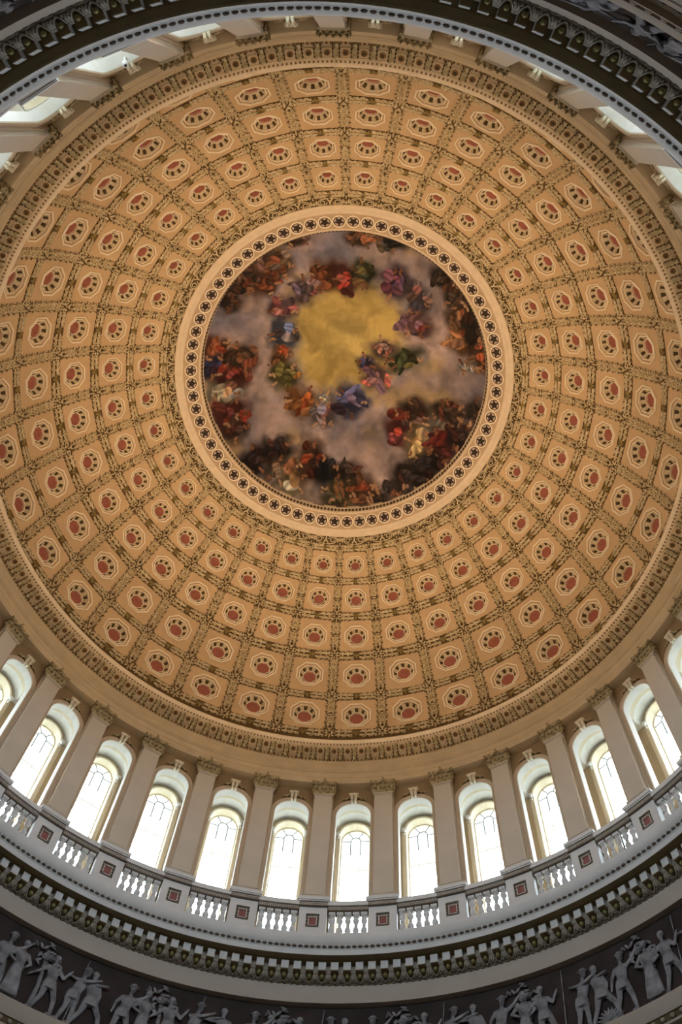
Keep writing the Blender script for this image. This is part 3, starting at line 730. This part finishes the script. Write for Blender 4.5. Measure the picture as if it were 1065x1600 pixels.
def horizontal_ornament(g):
    """foliage on ring rib g between two crossings; u=0 is the bay axis"""
    t0, t1 = GAPS[g]
    if g == 0: t0 = 8.7
    if g == 5: t1 = 52.4
    tm = (t0 + t1) / 2; f = dutl(tm); hw_ = math.radians(t1 - t0) * DR / 2; mb = MB(); dk = MB(); gd = MB(); RO_ = random.Random(70 + g)
    half = math.radians(3.75) * DR * math.cos(math.radians(tm))
    for s_ in (-1, 1):
        n_ = 7
        for j in range(n_):
            u = s_ * (half * (.22 + .78 * (j + .5) / n_)); 
            if j in (2, 5):
                for tt in (-.62, .0, .62): knob(mb, f, u, tt * hw_ * 1.15, .06, .08)
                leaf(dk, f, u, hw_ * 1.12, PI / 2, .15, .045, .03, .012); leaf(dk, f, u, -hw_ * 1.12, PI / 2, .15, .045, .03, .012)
            else:
                leaf(mb, f, u, hw_ * .52, s_ * .3 if s_ > 0 else PI - .3, .25, .12, .065); leaf(mb, f, u, -hw_ * .52, -.3 if s_ > 0 else PI + .3, .25, .12, .065)
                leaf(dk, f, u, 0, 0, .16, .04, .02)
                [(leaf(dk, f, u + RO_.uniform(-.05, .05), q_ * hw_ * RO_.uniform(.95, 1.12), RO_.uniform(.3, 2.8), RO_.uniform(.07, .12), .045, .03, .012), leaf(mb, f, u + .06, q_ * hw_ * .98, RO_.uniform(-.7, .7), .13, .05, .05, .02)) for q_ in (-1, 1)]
    for j in range(5):
        a = PI / 2 + (j - 2) * .38
        leaf(gd, f, .17 * math.cos(a), -hw_ * .5 + .17 * math.sin(a), a, .26, .05, .06)
    knob(gd, f, 0, -hw_ * .55, .05, .07)
    return mb.mesh('band_foliage', 'ornament'), dk.mesh('band_foliage_shade', 'ornament_dark'), gd.mesh('palmette', 'gold')
def crossing_ornament(g):
    t0, t1 = GAPS[g]
    if g == 0: t0 = 8.7
    if g == 5: t1 = 52.4
    tm = (t0 + t1) / 2; f = dutl(tm); mb = MB(); dk = MB(); S = .7 + .3 * math.cos(math.radians(tm))
    for j in range(4):
        a = PI / 2 * j; leaf(mb, f, .13 * S * math.cos(a), .13 * S * math.sin(a), a, .2 * S, .11 * S, .09)
        b = a + PI / 4; leaf(mb, f, .20 * S * math.cos(b), .20 * S * math.sin(b), b, .22 * S, .10 * S, .06)
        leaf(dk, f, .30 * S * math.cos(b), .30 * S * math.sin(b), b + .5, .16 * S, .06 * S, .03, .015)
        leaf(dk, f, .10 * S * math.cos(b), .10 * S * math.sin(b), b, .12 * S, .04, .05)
        knob(mb, f, .26 * S * math.cos(a), .26 * S * math.sin(a), .045, .06)
    knob(dk, f, 0, 0, .045, .10)
    return mb.mesh('crossing_flower', 'ornament'), dk.mesh('crossing_flower_shade', 'ornament_dark')
for i in range(5):
    ms = coffer(i); vo = vertical_ornament(i)
    for k in range(36):
        c = link('coffer', ms[0], dome, rotz(k))
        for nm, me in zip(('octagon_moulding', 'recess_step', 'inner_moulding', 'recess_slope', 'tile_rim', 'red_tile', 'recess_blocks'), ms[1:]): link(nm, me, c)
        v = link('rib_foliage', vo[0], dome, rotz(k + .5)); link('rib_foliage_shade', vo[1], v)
for g in range(6):
    ho = horizontal_ornament(g); co = crossing_ornament(g)
    for k in range(36):
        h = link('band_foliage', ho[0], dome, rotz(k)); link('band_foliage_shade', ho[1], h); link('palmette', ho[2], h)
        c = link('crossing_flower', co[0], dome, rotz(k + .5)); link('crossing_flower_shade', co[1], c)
# scroll band under the oculus ring
f = dutl(53.45); mb = MB(); dk = MB()
for s_ in (-1, 1):
    pth = []
    for i in range(22):
        t = i / 21; a = -PI * .5 + t * 3.3 * PI; r = .19 * (1 - t * .75)
        pth.append(f(s_ * (.36 + r * math.cos(a)), .0 + r * math.sin(a), .06))
    pth = [f(s_ * .02, -.23, .05), f(s_ * .15, -.22, .06)] + pth
    mb.tube(pth, [.03] * 2 + [.034 - .0008 * i for i in range(22)], 5)
    for j in range(6):
        a = PI * .1 + j * .5; leaf(mb, f, s_ * (.36 + .22 * math.cos(a)), .22 * math.sin(a), s_ * (a + 1.2), .12, .06, .05)
    knob(dk, f, s_ * .36, 0, .045, .06); leaf(mb, f, s_ * .08, -.1, PI / 2 + s_ * .5, .2, .07, .06)
    leaf(mb, f, s_ * .62, .0, PI / 2, .3, .1, .06)
leaf(mb, f, 0, .05, PI / 2, .3, .1, .08)
me_s, me_sd = mb.mesh('scroll_pair', 'ornament', True), dk.mesh('scroll_eyes', 'ornament_dark')
mb = MB(); mb.ell(dp(0, 53.6, .03), (.09, .09, .2), 8, 6); me_fin = mb.mesh('scroll_finial', 'ornament', True)
for k in range(36):
    s_ = link('scroll_pair', me_s, dome, rotz(k)); link('scroll_eyes', me_sd, s_); link('scroll_finial', me_fin, dome, rotz(k + .5))

# ================================================================== OCULUS RING (trim_3)
mb = MB(); mb.cur = 0
mb.lathe([(8.32, 43.62), (8.28, 43.55), (8.18, 43.56), (8.12, 43.60), (8.06, 43.60), (7.99, 43.65), (7.93, 43.66), (7.90, 43.69)], 240)
mb.cur = 1; mb.lathe([(7.90, 43.69), (7.20, 44.09)], 240)
mb.cur = 0; mb.lathe([(7.20, 44.09), (7.16, 44.08), (7.12, 44.12), (7.10, 44.20), (7.10, 44.50), (7.06, 44.55), (7.06, 44.66), (7.12, 44.70), (8.4, 44.75), (9.6, 44.8), (9.6, 46.0)], 240)
trim3 = structure('trim_3', mb, ['ring_cream', 'ring_tan'], 'cream oculus ring set with dark star medallions', True, 'moulding')
e_t = Vector((0, 7.90 - 7.20, 43.69 - 44.09)).normalized(); e_n = Vector((1, 0, 0)).cross(e_t)
if e_n.z > 0: e_n = -e_n
CS = Vector((0, 7.55, 43.89))
def st(u, t, h): return CS + Vector((1, 0, 0)) * u + e_t * t + e_n * h
mb = MB(); n = 28; vs_ = []
for i in range(n):
    a = 2 * PI * i / n
    for r, h in ((.325, 0), (.325, .03), (.30, .045), (.275, .04), (.265, .0)): vs_.append(st(r * math.cos(a), r * math.sin(a), h))
mb.add(vs_, [(i * 5 + j, ((i + 1) % n) * 5 + j, ((i + 1) % n) * 5 + j + 1, i * 5 + j + 1) for i in range(n) for j in range(4)])
me_smr = mb.mesh('star_medallion', 'dome_cream', True)
mb = MB(); disc(mb, st, .268, .004, .008, 24); me_sdk = mb.mesh('medallion_ground', 'star_dark')
mb = MB()       # five pale fields left between the points of the star
for i in range(5):
    a0 = PI / 2 + 2 * PI * i / 5 + .1; a1 = PI / 2 + 2 * PI * (i + 1) / 5 - .1; am = (a0 + a1) / 2
    pts_ = [(.222 * math.cos(a0 + (a1 - a0) * j / 6), .222 * math.sin(a0 + (a1 - a0) * j / 6)) for j in range(7)] + [(.125 * math.cos(am), .125 * math.sin(am))]
    mb.add([st(x, -y, .016) for x, y in pts_], [tuple(range(8))])
me_sf = mb.mesh('medallion_fields', 'star_pink')
mb = MB(); vs_ = []
for i in range(10):
    a = PI / 2 + PI * i / 5; r = .255 if i % 2 == 0 else .105; vs_.append(st(r * math.cos(a), -r * math.sin(a), .012))
vs_.append(st(0, 0, .05)); mb.add(vs_, [(i, (i + 1) % 10, 10) for i in range(10)]); me_star = mb.mesh('star', 'star_dark')
for i in range(72):
    o = link('star_medallion', me_smr, trim3, rotz(i / 2 + .25)); link('medallion_ground', me_sdk, o); link('medallion_fields', me_sf, o); link('star', me_star, o)
o = block_ring(240, .42, 7.055, 7.12, 44.22, 44.48, 'ornament_dark', trim3, 'rope_moulding')
mb = MB(); mb.cbox(-2.6, 2.6, 7.07, 7.35, 44.68, 44.86, 3); me_lb = mb.mesh('ledge_block', 'cornice_cream')
for i in range(36): link('ledge_block', me_lb, trim3, rotz(i))

# ================================================================== PAINTED CANOPY above the oculus
CZ, CH, CR = 46.0, 3.6, 9.55
NR_, NA_ = 280, 880
rr = np.linspace(0, CR, NR_); aa = np.linspace(0, 2 * PI, NA_, endpoint=False)
RR, AA = np.meshgrid(rr, aa, indexing='ij'); X = (RR * np.sin(AA)).ravel(); Y = (RR * np.cos(AA)).ravel()
Zc = CZ + CH * (1 - (X**2 + Y**2) / 9.4**2)
rng = np.random.RandomState(5)
def vnoise(x, y, sc, seed):
    r_ = np.random.RandomState(seed); G = r_.rand(64, 64)
    fx, fy = x * sc + 100.3, y * sc + 77.7; ix, iy = np.floor(fx).astype(int), np.floor(fy).astype(int); tx, ty = fx - ix, fy - iy
    tx = tx * tx * (3 - 2 * tx); ty = ty * ty * (3 - 2 * ty); g = lambda a, b: G[a % 64, b % 64]
    return (g(ix, iy) * (1 - tx) + g(ix + 1, iy) * tx) * (1 - ty) + (g(ix, iy + 1) * (1 - tx) + g(ix + 1, iy + 1) * tx) * ty
def fbm(x, y, sc, seed, oc=4): return sum(vnoise(x, y, sc * 2**i, seed + i) * .5**i for i in range(oc)) / (2 - .5**(oc - 1))
def lin(c):
    c = np.asarray(c, float) / 255; return np.where(c <= .04045, c / 12.92, ((c + .055) / 1.055) ** 2.4)
C = np.zeros((len(X), 3))
n1 = fbm(X, Y, .35, 1)[:, None]; n2 = fbm(X, Y, .8, 9)[:, None]; n3 = fbm(X, Y, 2.2, 21)[:, None]
C[:] = lin((142, 124, 120)); 
def mix(a, col, w): return a * (1 - w) + lin(col) * w
C = mix(C, (122, 116, 128), np.clip((n1 - .45) * 5, 0, 1)); C = mix(C, (176, 150, 142), np.clip((n2 - .52) * 5, 0, 1) * .8); C = mix(C, (104, 96, 104), np.clip((.42 - n2) * 5, 0, 1) * .7); C = mix(C, (168, 140, 90), np.clip((fbm(X, Y, .5, 40)[:, None] - .58) * 7, 0, 1) * .6)
wx = (fbm(X, Y, .9, 61) - .5) * 1.6; wy = (fbm(X, Y, .9, 71) - .5) * 1.6
dg = np.sqrt((X - .05 + wx * .6) ** 2 + ((Y + .85 + wy * .6)) ** 2)
wg = np.clip((3.5 - dg) / .7, 0, 1)[:, None]
C = mix(C, (176, 150, 88), wg); C = mix(C, (196, 172, 108), wg * np.clip((1.6 - dg) / 1.6, 0, 1)[:, None] * .7); C *= (1 - .10 * wg * (n3 - .5) * 2)
SKIN = [(168, 122, 88), (150, 100, 70), (186, 146, 112), (120, 78, 54)]
def blob(cx, cy, rx, ry, ang, col, folds, seed, soft=.18):
    global C
    R_ = max(rx, ry) * 1.7; m = np.where((abs(X - cx) < R_) & (abs(Y - cy) < R_))[0]
    if len(m) == 0: return
    x = X[m] - cx + wx[m] * .35 * rx; y = Y[m] - cy + wy[m] * .35 * ry; c_, s_ = math.cos(ang), math.sin(ang)
    u = (x * c_ + y * s_) / rx; v = (-x * s_ + y * c_) / ry; d = np.sqrt(u * u + v * v) + (vnoise(X[m], Y[m], 2.4, seed) - .5) * .45
    w = np.clip((1 - d) / soft, 0, 1)[:, None]
    ph = 3.0 * vnoise(X[m], Y[m], 1.3, seed + 3)
    sh = 1 + folds * .38 * np.sin(u * 5.5 + v * 2.2 + ph * 3)[:, None] - .30 * np.clip(d, 0, 1)[:, None] ** 2 * np.clip(-(u * .3 - v), -.3, 1)[:, None]
    C[m] = C[m] * (1 - w) + lin(col) * np.clip(sh, .25, 1.9) * w
def group(cx, cy, rx, ry, col, seed):
    """a loose cluster of drapery, cloud and flesh-coloured brush marks"""
    r_ = random.Random(seed); g_ = sum(col) / 3; col = [g_ + (c - g_) * .72 for c in col]
    blob(cx, cy, rx * 1.05, ry * 1.05, r_.uniform(-.6, .6), [c * .55 for c in col], .6, seed, .5)
    for k in range(7):
        f_ = r_.uniform(.5, 1.35); tint = r_.choice([(1, 1, 1), (1, 1, 1), (1.1, .95, .85), (.9, .95, 1.1), (1.15, .85, .8)])
        a = r_.uniform(0, 2 * PI); q_ = r_.uniform(.1, .75)
        blob(cx + q_ * rx * math.cos(a), cy + q_ * ry * math.sin(a), rx * r_.uniform(.25, .5), ry * r_.uniform(.14, .3), r_.uniform(-1.6, 1.6), [min(225, c * f_ * t) for c, t in zip(col, tint)], 1.0, seed + 11 + k, .13)
    for k in range(4):
        a = r_.uniform(0, 2 * PI); px, py = cx + rx * .6 * math.cos(a), cy + ry * .7 * math.sin(a); sk = [c * .85 for c in r_.choice(SKIN)]
        blob(px, py, .17, .075, r_.uniform(0, 3), sk, .4, seed + 31 + k, .25); blob(px + .2 * math.cos(a), py + .2 * math.sin(a), .085, .095, 0, sk, .2, seed + 41 + k, .25); blob(px + .235 * math.cos(a), py + .235 * math.sin(a), .06, .05, 0, (70, 48, 34), .1, seed + 51 + k, .8) if k % 2 else None
OUTER = [(-6.78,-0.79,0.77,0.79,140,70,35),(-7.01,0.06,0.64,0.7,50,55,100),(-6.16,0.55,1.03,0.79,140,50,35),(-5.61,-0.27,0.84,0.88,90,60,40),(-6.8,1.68,1.03,0.78,160,145,120),(-6.35,2.62,1.04,0.77,120,45,35),(-6.13,3.51,0.68,0.67,80,50,40),(-5.41,5.3,1.04,0.81,45,30,30),(-4.02,4.9,0.89,0.75,60,45,40),(-3.94,5.99,0.8,0.73,90,70,55),(-2.97,6.33,0.86,0.99,165,145,100),(-2.25,5.65,0.72,1.14,110,60,35),(-1.35,6.35,0.64,0.96,30,28,32),(-0.16,6.23,0.82,0.65,60,45,40),(-0.35,7.35,1.09,0.62,90,80,45),(0.74,7.19,0.82,0.78,120,70,40),(1.55,7.57,0.54,0.39,70,50,35),(2.85,3.99,0.89,1.01,125,45,38),(3.66,3.26,0.79,0.94,95,60,45),(3.92,4.76,0.97,0.91,160,130,80),(4.97,3.83,1.03,0.76,150,135,115),(5.14,4.65,1.03,0.82,110,40,35),(5.92,4.05,0.68,0.83,60,40,35),(3.54,6.43,1.24,0.71,60,45,38),(4.61,5.69,1.05,0.72,50,38,34),(2.46,6.98,0.81,0.47,80,60,50),(6.75,2.77,0.5,0.84,70,50,40),(5.49,2.92,1.02,0.6,85,60,45),(6.19,-1.15,0.97,0.79,155,95,50),(6.95,-0.18,0.48,0.78,130,80,45),(5.92,-2.18,0.72,0.79,120,80,50),(5.72,-3.29,0.72,0.61,80,60,45),(6.65,-1.89,0.63,1.39,60,45,32),(5.2,-4.3,0.87,0.6,70,55,45),(6.31,0.41,0.57,0.26,190,180,160),(-4.28,-4.91,0.89,0.78,150,95,65),(-4.03,-4.2,0.74,0.79,125,70,45),(-5.22,-4.39,0.8,0.7,100,65,45),(-5.95,-3.59,0.71,0.79,70,50,40),(-3.29,-5.1,0.66,0.78,120,90,60),(0.93,-6.3,0.82,0.42,120,80,55),(2.4,-6.12,0.81,0.51,60,60,50),(-2.36,-6.33,0.65,0.34,95,65,50)]
INNER = [(-1.01,-4.34,0.93,0.8,150,75,35),(0.09,-4.2,0.72,0.74,150,62,52),(0.9,-4.47,0.81,0.74,72,78,45),(2.59,-3.85,0.88,0.81,92,62,92),(3.66,-3.08,0.77,0.92,122,102,106),(3.67,-1.77,0.88,0.75,152,92,92),(-2.07,-3.68,0.78,0.75,122,92,96),(-3.33,-2.73,0.78,0.64,132,92,102),(-3.43,-1.3,0.79,0.83,92,98,118),(-3.76,-0.06,0.62,0.57,162,92,42),(-3.47,1.04,0.81,0.75,112,102,44),(-2.55,2.45,1.04,0.81,166,92,34),(-1.38,2.52,0.54,0.63,192,172,150),(-1.49,3.27,0.83,0.73,132,112,118),(0.07,2.56,0.94,0.81,78,78,128),(1.63,1.23,0.82,0.75,134,88,88),(0.97,0.52,0.47,0.5,64,58,84),(3.15,0.29,1.01,0.64,72,82,44),(2.0,-0.39,0.71,0.54,132,100,92)]
for j, g in enumerate(OUTER): blob(g[0] * 1.03, g[1] * 1.03, g[2] * 1.5, g[3] * 1.5, 0, [c * .5 + 12 for c in g[4:7]], .4, 5000 + j, .7)
for j, g in enumerate(OUTER): group(g[0], g[1], g[2] * 1.12, g[3] * 1.12, g[4:7], 200 + 7 * j)
for j, g in enumerate(INNER): blob(g[0], g[1], g[2] * 1.5, g[3] * 1.5, 0, [c * .4 + 62 for c in g[4:7]], .3, 6000 + j, .9)
for j, g in enumerate(INNER): group(g[0], g[1], g[2] * 1.2, g[3] * 1.2, g[4:7], 900 + 7 * j)
cl = np.clip((fbm(X + wx, Y + wy, 1.1, 130) - .5) * 4, -1, 1)[:, None]
C *= (1 + .32 * cl) * (0.86 + .28 * n3)
vs_ = np.stack([X, Y, Zc], 1)
idx = np.arange(NR_ * NA_).reshape(NR_, NA_)
q = np.stack([idx[:-1], np.roll(idx[:-1], -1, 1), np.roll(idx[1:], -1, 1), idx[1:]], -1).reshape(-1, 4)
me = bpy.data.meshes.new('painted_canopy'); me.from_pydata(vs_.tolist(), [], q.tolist())
ca = me.color_attributes.new('painting', 'FLOAT_COLOR', 'POINT'); ca.data.foreach_set('color', np.concatenate([np.clip(C, 0, 1), np.ones((len(C), 1))], 1).astype(np.float32).ravel())
me.polygons.foreach_set('use_smooth', [True] * len(me.polygons))
pm = bpy.data.materials.new('canopy_painting'); pm.use_nodes = True; b = pm.node_tree.nodes['Principled BSDF']; b.inputs['Roughness'].default_value = .8; b.inputs['Specular IOR Level'].default_value = .15
at = pm.node_tree.nodes.new('ShaderNodeAttribute'); at.attribute_name = 'painting'; pm.node_tree.links.new(at.outputs['Color'], b.inputs['Base Color'])
me.materials.append(pm)
tag(link('painted_canopy', me), 'painted canopy with golden centre and ring of coloured cloud groups above the oculus', 'ceiling painting')

# ================================================================== FRIEZE
mb = MB(); mb.lathe([(14.97, 21.15), (14.97, 18.68)], 240)
frz = mb.obj('frieze', 'frieze_ground', None, True); tag(frz, 'dark frieze band with grey relief figures under the lower cornice', 'frieze')
def figure(kind):
    """a robed or trousered standing figure, one continuous skin (voxel remeshed), 2.05 m tall, depth flattened to a relief"""
    mb = MB(); r_ = random.Random(300 + kind)
    lean = [0, .12, -.1, .05, -.15, 0, .2, -.05][kind]; robe = kind in (0, 3, 5); kneel = kind == 4
    hip = .62 if kneel else .98; top = hip + .56; hx = lean * .6
    S = Vector((lean, 0, top)); Hp = Vector((hx * .4, 0, hip))
    mb.capsule(Hp, S - Vector((0, 0, .12)), .16, .19, 12); mb.capsule(S + Vector((-.17, 0, -.05)), S + Vector((.17, 0, -.05)), .085, .085)
    mb.capsule(S, S + Vector((lean * .1, -.02, .16)), .065, .06); hd = S + Vector((lean * .25 + .02, -.03, .27)); mb.ell(hd, (.105, .125, .14), 12, 8)
    mb.ell(hd + Vector((.06 * (1 if kind % 2 else -1), -.11, -.02)), (.03, .04, .03), 6, 5)
    if kind in (1, 6): mb.ell(hd + Vector((0, 0, .08)), (.2, .2, .03), 12, 5); mb.ell(hd + Vector((0, 0, .13)), (.11, .12, .08), 10, 6)
    else: mb.ell(hd + Vector((0, .03, .05)), (.12, .13, .11), 10, 7)
    if robe:
        mb.tube([Hp + Vector((0, 0, .1)), Hp + Vector((0, 0, -.3)), (hx * .2, 0, .3), (0, 0, .04)], [.17, .22, .25, .30], 14)
        for j in range(7):
            u = -.24 + .08 * j; mb.tube([(hx * .4 + u * .5, -.17, hip), (u * .9, -.22, .5), (u * 1.1, -.27, .05)], [.02, .03, .035], 6)
        mb.tube([S + Vector((-.2, -.08, -.02)), Hp + Vector((.02, -.2, .2)), Hp + Vector((.2, -.1, -.05))], [.05, .06, .05], 8)
    elif kneel:
        for s_, kx, kz, fx in ((-1, -.3, .45, -.32), (1, .22, .12, .62)):
            mb.capsule(Hp + Vector((s_ * .1, 0, 0)), (kx, -.12, kz), .12, .085); mb.capsule((kx, -.12, kz), (fx, 0, .08), .08, .055); mb.ell((fx - .06, -.05, .05), (.13, .07, .05), 8, 6)
    else:
        st_ = .16 + .1 * (kind % 3)
        for s_ in (-1, 1):
            kn = (s_ * st_ * .8 + .05, -.06, .52); ft = (s_ * st_ * 1.3 - (.05 if s_ > 0 else 0), 0, .09)
            mb.capsule(Hp + Vector((s_ * .1, 0, 0)), kn, .125, .085); mb.capsule(kn, ft, .085, .06); mb.ell((ft[0] - .05, -.06, .05), (.13, .07, .05), 8, 6)
        mb.tube([Hp + Vector((0, 0, .12)), Hp + Vector((0, 0, -.2))], [.19, .24], 12)
    arms = [((-.38, -.1, -.3), (-.2, -.25, -.45), (.34, -.05, -.3), (.22, -.24, -.5)), ((-.36, 0, -.28), (-.42, -.1, -.6), (.42, -.1, .05), (.62, -.1, .3)), ((-.42, -.1, -.1), (-.75, -.1, -.05), (.3, 0, -.3), (.28, -.1, -.6)), ((-.34, -.1, -.3), (-.1, -.25, -.25), (.34, -.1, -.3), (.1, -.25, -.3)), ((-.3, -.15, -.25), (-.55, -.15, -.3), (.3, -.15, -.2), (.0, -.25, -.4)), ((-.32, -.1, .1), (-.3, -.1, .45), (.3, -.05, -.3), (.3, -.15, -.55)), ((.1, -.25, -.1), (.45, -.25, .05), (.38, -.1, -.05), (.7, -.15, .0)), ((-.36, -.1, -.28), (-.6, -.1, -.5), (.36, -.1, -.28), (.5, -.15, -.05))][kind]
    for s_, e, h in ((-1, arms[0], arms[1]), (1, arms[2], arms[3])):
        sh = S + Vector((s_ * .2, -.02, -.06)); el = S + Vector(e); ha = S + Vector(h)
        mb.capsule(sh, el, .075, .06); mb.capsule(el, ha, .058, .042); d = (ha - el).normalized(); mb.ell(ha + d * .07, (.045, .04, .05), 8, 6)
        for q_ in range(4): mb.capsule(ha + d * .08 + Vector((0, (q_ - 1.5) * .02, 0)), ha + d * .17 + Vector((0, (q_ - 1.5) * .024, -.02)), .014, .012, 6)
    me0 = mb.mesh('relief_figure', 'frieze_grey'); tmp = bpy.data.objects.new('tmp', me0); COL.objects.link(tmp)
    md = tmp.modifiers.new('r', 'REMESH'); md.mode = 'VOXEL'; md.voxel_size = .028; md.use_smooth_shade = True
    dg_ = bpy.context.evaluated_depsgraph_get(); me1 = bpy.data.meshes.new_from_object(tmp.evaluated_get(dg_)); bpy.data.objects.remove(tmp)
    V = np.empty(len(me1.vertices) * 3, np.float32); me1.vertices.foreach_get('co', V); V = V.reshape(-1, 3)
    V[:, 1] = V[:, 1] * .55; V *= 1.02
    W = V.copy(); r = 14.93 + V[:, 1]; a = V[:, 0] / 14.9; W[:, 0] = r * np.sin(a); W[:, 1] = r * np.cos(a); W[:, 2] = V[:, 2] + 18.70
    me1.vertices.foreach_set('co', W.ravel()); me1.update(); me1.name = 'relief_figure'
    if not me1.materials: me1.materials.append(M['frieze_grey'])
    me1.polygons.foreach_set('use_smooth', [True] * len(me1.polygons))
    return me1
FIG = [figure(k) for k in range(8)]
seq = [0, 2, 5, 7, 1, 3, 6, 4]
pos = 0.0; j = 0
while pos < 35.6:
    k = seq[(j * 3 + j // 5) % 8]; link('relief_figure', FIG[k], frz, rotz(pos - 17.9))
    pos += [.26, .32, .24, .44, .28, .25, .38][j % 7]; j += 1
# background scenery of the frieze: trunks with leafy crowns, shrubs, spears
mb = MB(); rv = random.Random(4)
mb.tube([(0, 14.95, 18.64), (.05, 14.93, 19.5), (-.03, 14.95, 20.5)], [.10, .07, .05], 8)
for i in range(46):
    a = rv.uniform(0, 2 * PI); r = rv.uniform(0, .55); x, z = r * math.cos(a) * 1.2, 20.45 + r * math.sin(a) * .9
    B = Matrix.Rotation(rv.uniform(0, PI), 3, 'Y'); mb.ell((x, 14.93 - rv.uniform(0, .06), min(z, 20.98)), (.13, .03, .05), 6, 4, B)
me_tree = mb.mesh('relief_tree', 'frieze_grey', True)
mb = MB()
for i in range(11):
    a = PI * (i + .5) / 11; mb.tube([(0, 14.93, 18.66), (.3 * math.cos(a), 14.9, 18.66 + .38 * math.sin(a)), (.5 * math.cos(a), 14.9, 18.66 + .5 * math.sin(a))], [.03, .05, .008], 5)
me_shrub = mb.mesh('relief_shrub', 'frieze_grey', True)
mb = MB(); mb.tube([(-.1, 14.9, 18.7), (.1, 14.9, 20.95)], .018, 5); me_spear = mb.mesh('relief_spear', 'frieze_grey')
for i in range(24): link('relief_tree', me_tree, frz, rotz(i * 1.5 + .73)); link('relief_shrub', me_shrub, frz, rotz(i * 1.5 + .2)); link('relief_spear', me_spear, frz, rotz(i * 1.5 + 1.2))
# mouldings under the frieze: plain band, bead row, fillet, dark ornamented band
mb = MB(); mb.cur = 0
mb.lathe([(14.99, 18.70), (14.82, 18.68), (14.79, 18.64), (14.79, 18.16), (14.80, 18.14)], 240); mb.cur = 1; mb.lathe([(14.80, 18.14), (14.83, 18.12), (14.86, 17.92)], 240); mb.cur = 0; mb.lathe([(14.86, 17.92), (14.80, 17.90), (14.80, 17.82), (14.90, 17.80)], 240)
mb.cur = 1; mb.lathe([(14.90, 17.80), (14.90, 16.6)], 240); mb.cur = 0; mb.lathe([(14.90, 16.6), (14.72, 16.56), (14.72, 16.3), (14.80, 16.25)], 240)
trim4 = structure('trim_4', mb, ['band_grey', 'umber'], 'grey beaded moulding below the frieze', True, 'moulding')
bead_ring(300, 14.825, 18.03, (.09, .05, .075), 'dart', trim4, 'bead_moulding')
mb = MB()
for s_ in (-1, 1):
    for (x, z, r) in ((.15, 17.2, .14), (.42, 17.42, .11), (.44, 17.0, .11)): mb.tube([(s_ * x + r * math.cos(t) * (1 - t / 14), 14.86, z + r * math.sin(t) * (1 - t / 14)) for t in [i * .7 for i in range(12)]], .025, 5)
mb.ell((0, 14.86, 17.2), (.06, .05, .1), 6, 5)
me_fol = mb.mesh('foliage_scroll', 'bead_dark', True)
for i in range(72): link('foliage_scroll', me_fol, trim4, rotz(i / 2))

# ================================================================== LAMPS
mbh = MB(); mbh.box((0, 0, 0), (.16, .10, .12)); mbh.box((0, 0, -.95), (.02, .02, .84)); mbh.box((0, 0, -1.83), (.14, .12, .015))
me_fl = mbh.mesh('floodlight', 'black')
lens = MB(); lens.box((0, 0, 0), (.13, .005, .09)); me_lens = None
em = bpy.data.materials.new('warm_lamp_glass'); em.use_nodes = True; eb = em.node_tree.nodes['Principled BSDF']; eb.inputs['Emission Color'].default_value = (1, .72, .42, 1); eb.inputs['Emission Strength'].default_value = 6; M['lamp'] = em
me_lens = lens.mesh('lamp_glass', 'lamp')
for i in range(12):
    a = AZ0 + BAY * (3 * i + 1); r, z = 14.74, 25.06
    e = empty('floodlight'); e.location = (r * math.sin(a), r * math.cos(a), z); e.rotation_euler = (0, 0, -a)
    tag(e, 'small black floodlight behind the rail, before window ' + where(3 * i + 1 if 3 * i + 1 <= 18 else 3 * i - 35), 'floodlight', 'floodlights on the gallery')
    link('housing', me_fl, e); l = link('lamp_glass', me_lens, e); l.location = (0, -.108, 0)
    ld = bpy.data.lights.new('flood_lamp', 'SPOT'); ld.energy = FLOOD_W; ld.color = (1.0, .68, .38); ld.spot_size = math.radians(105); ld.spot_blend = 1.0; ld.shadow_soft_size = .15
    lo = bpy.data.objects.new('flood_lamp', ld); COL.objects.link(lo); lo.parent = e; lo.location = (0, -.2, .06)
    lo.rotation_euler = Vector((0, -math.cos(math.radians(41)), math.sin(math.radians(41)))).to_track_quat('-Z', 'Y').to_euler()
for i in range(8):
    a = AZ0 + 2 * PI * (i + .25) / 8; r = 7.9
    e = empty('ledge_lamp'); e.location = (r * math.sin(a), r * math.cos(a), 44.9); e.rotation_euler = (0, 0, -a)
    tag(e, 'small lamp on the oculus ledge, hidden behind the star ring', 'lamp', 'lamps on the oculus ledge')
    m_ = MB(); m_.box((0, 0, 0), (.12, .06, .05)); m_.box((0, 0, -.07), (.05, .05, .02)); m_.obj('housing', 'black', e)
    ld = bpy.data.lights.new('ledge_bulb', 'POINT'); ld.energy = CANOPY_W * 1.5; ld.color = (1.0, .82, .6); ld.shadow_soft_size = .1
    lo = bpy.data.objects.new('ledge_bulb', ld); COL.objects.link(lo); lo.parent = e; lo.location = (0, 0, .25)

# ================================================================== security camera on the arch at upper left
e = empty('security_camera', rotz(-16.0)); tag(e, 'small white security camera on an arch at the upper left', 'security camera')
mb = MB(); mb.tube([(0, 14.78, 30.42), (0, 14.74, 30.22), (0, 14.60, 30.06)], .03, 8); mb.obj('arm', 'plastic', e)
mb = MB(); mb.ell((0, 14.55, 29.98), (.11, .11, .11), 12, 8); mb.obj('housing', 'plastic', e, True)
mb = MB(); mb.ell((0, 14.50, 29.89), (.045, .045, .03), 10, 6); mb.obj('lens', 'black', e, True)
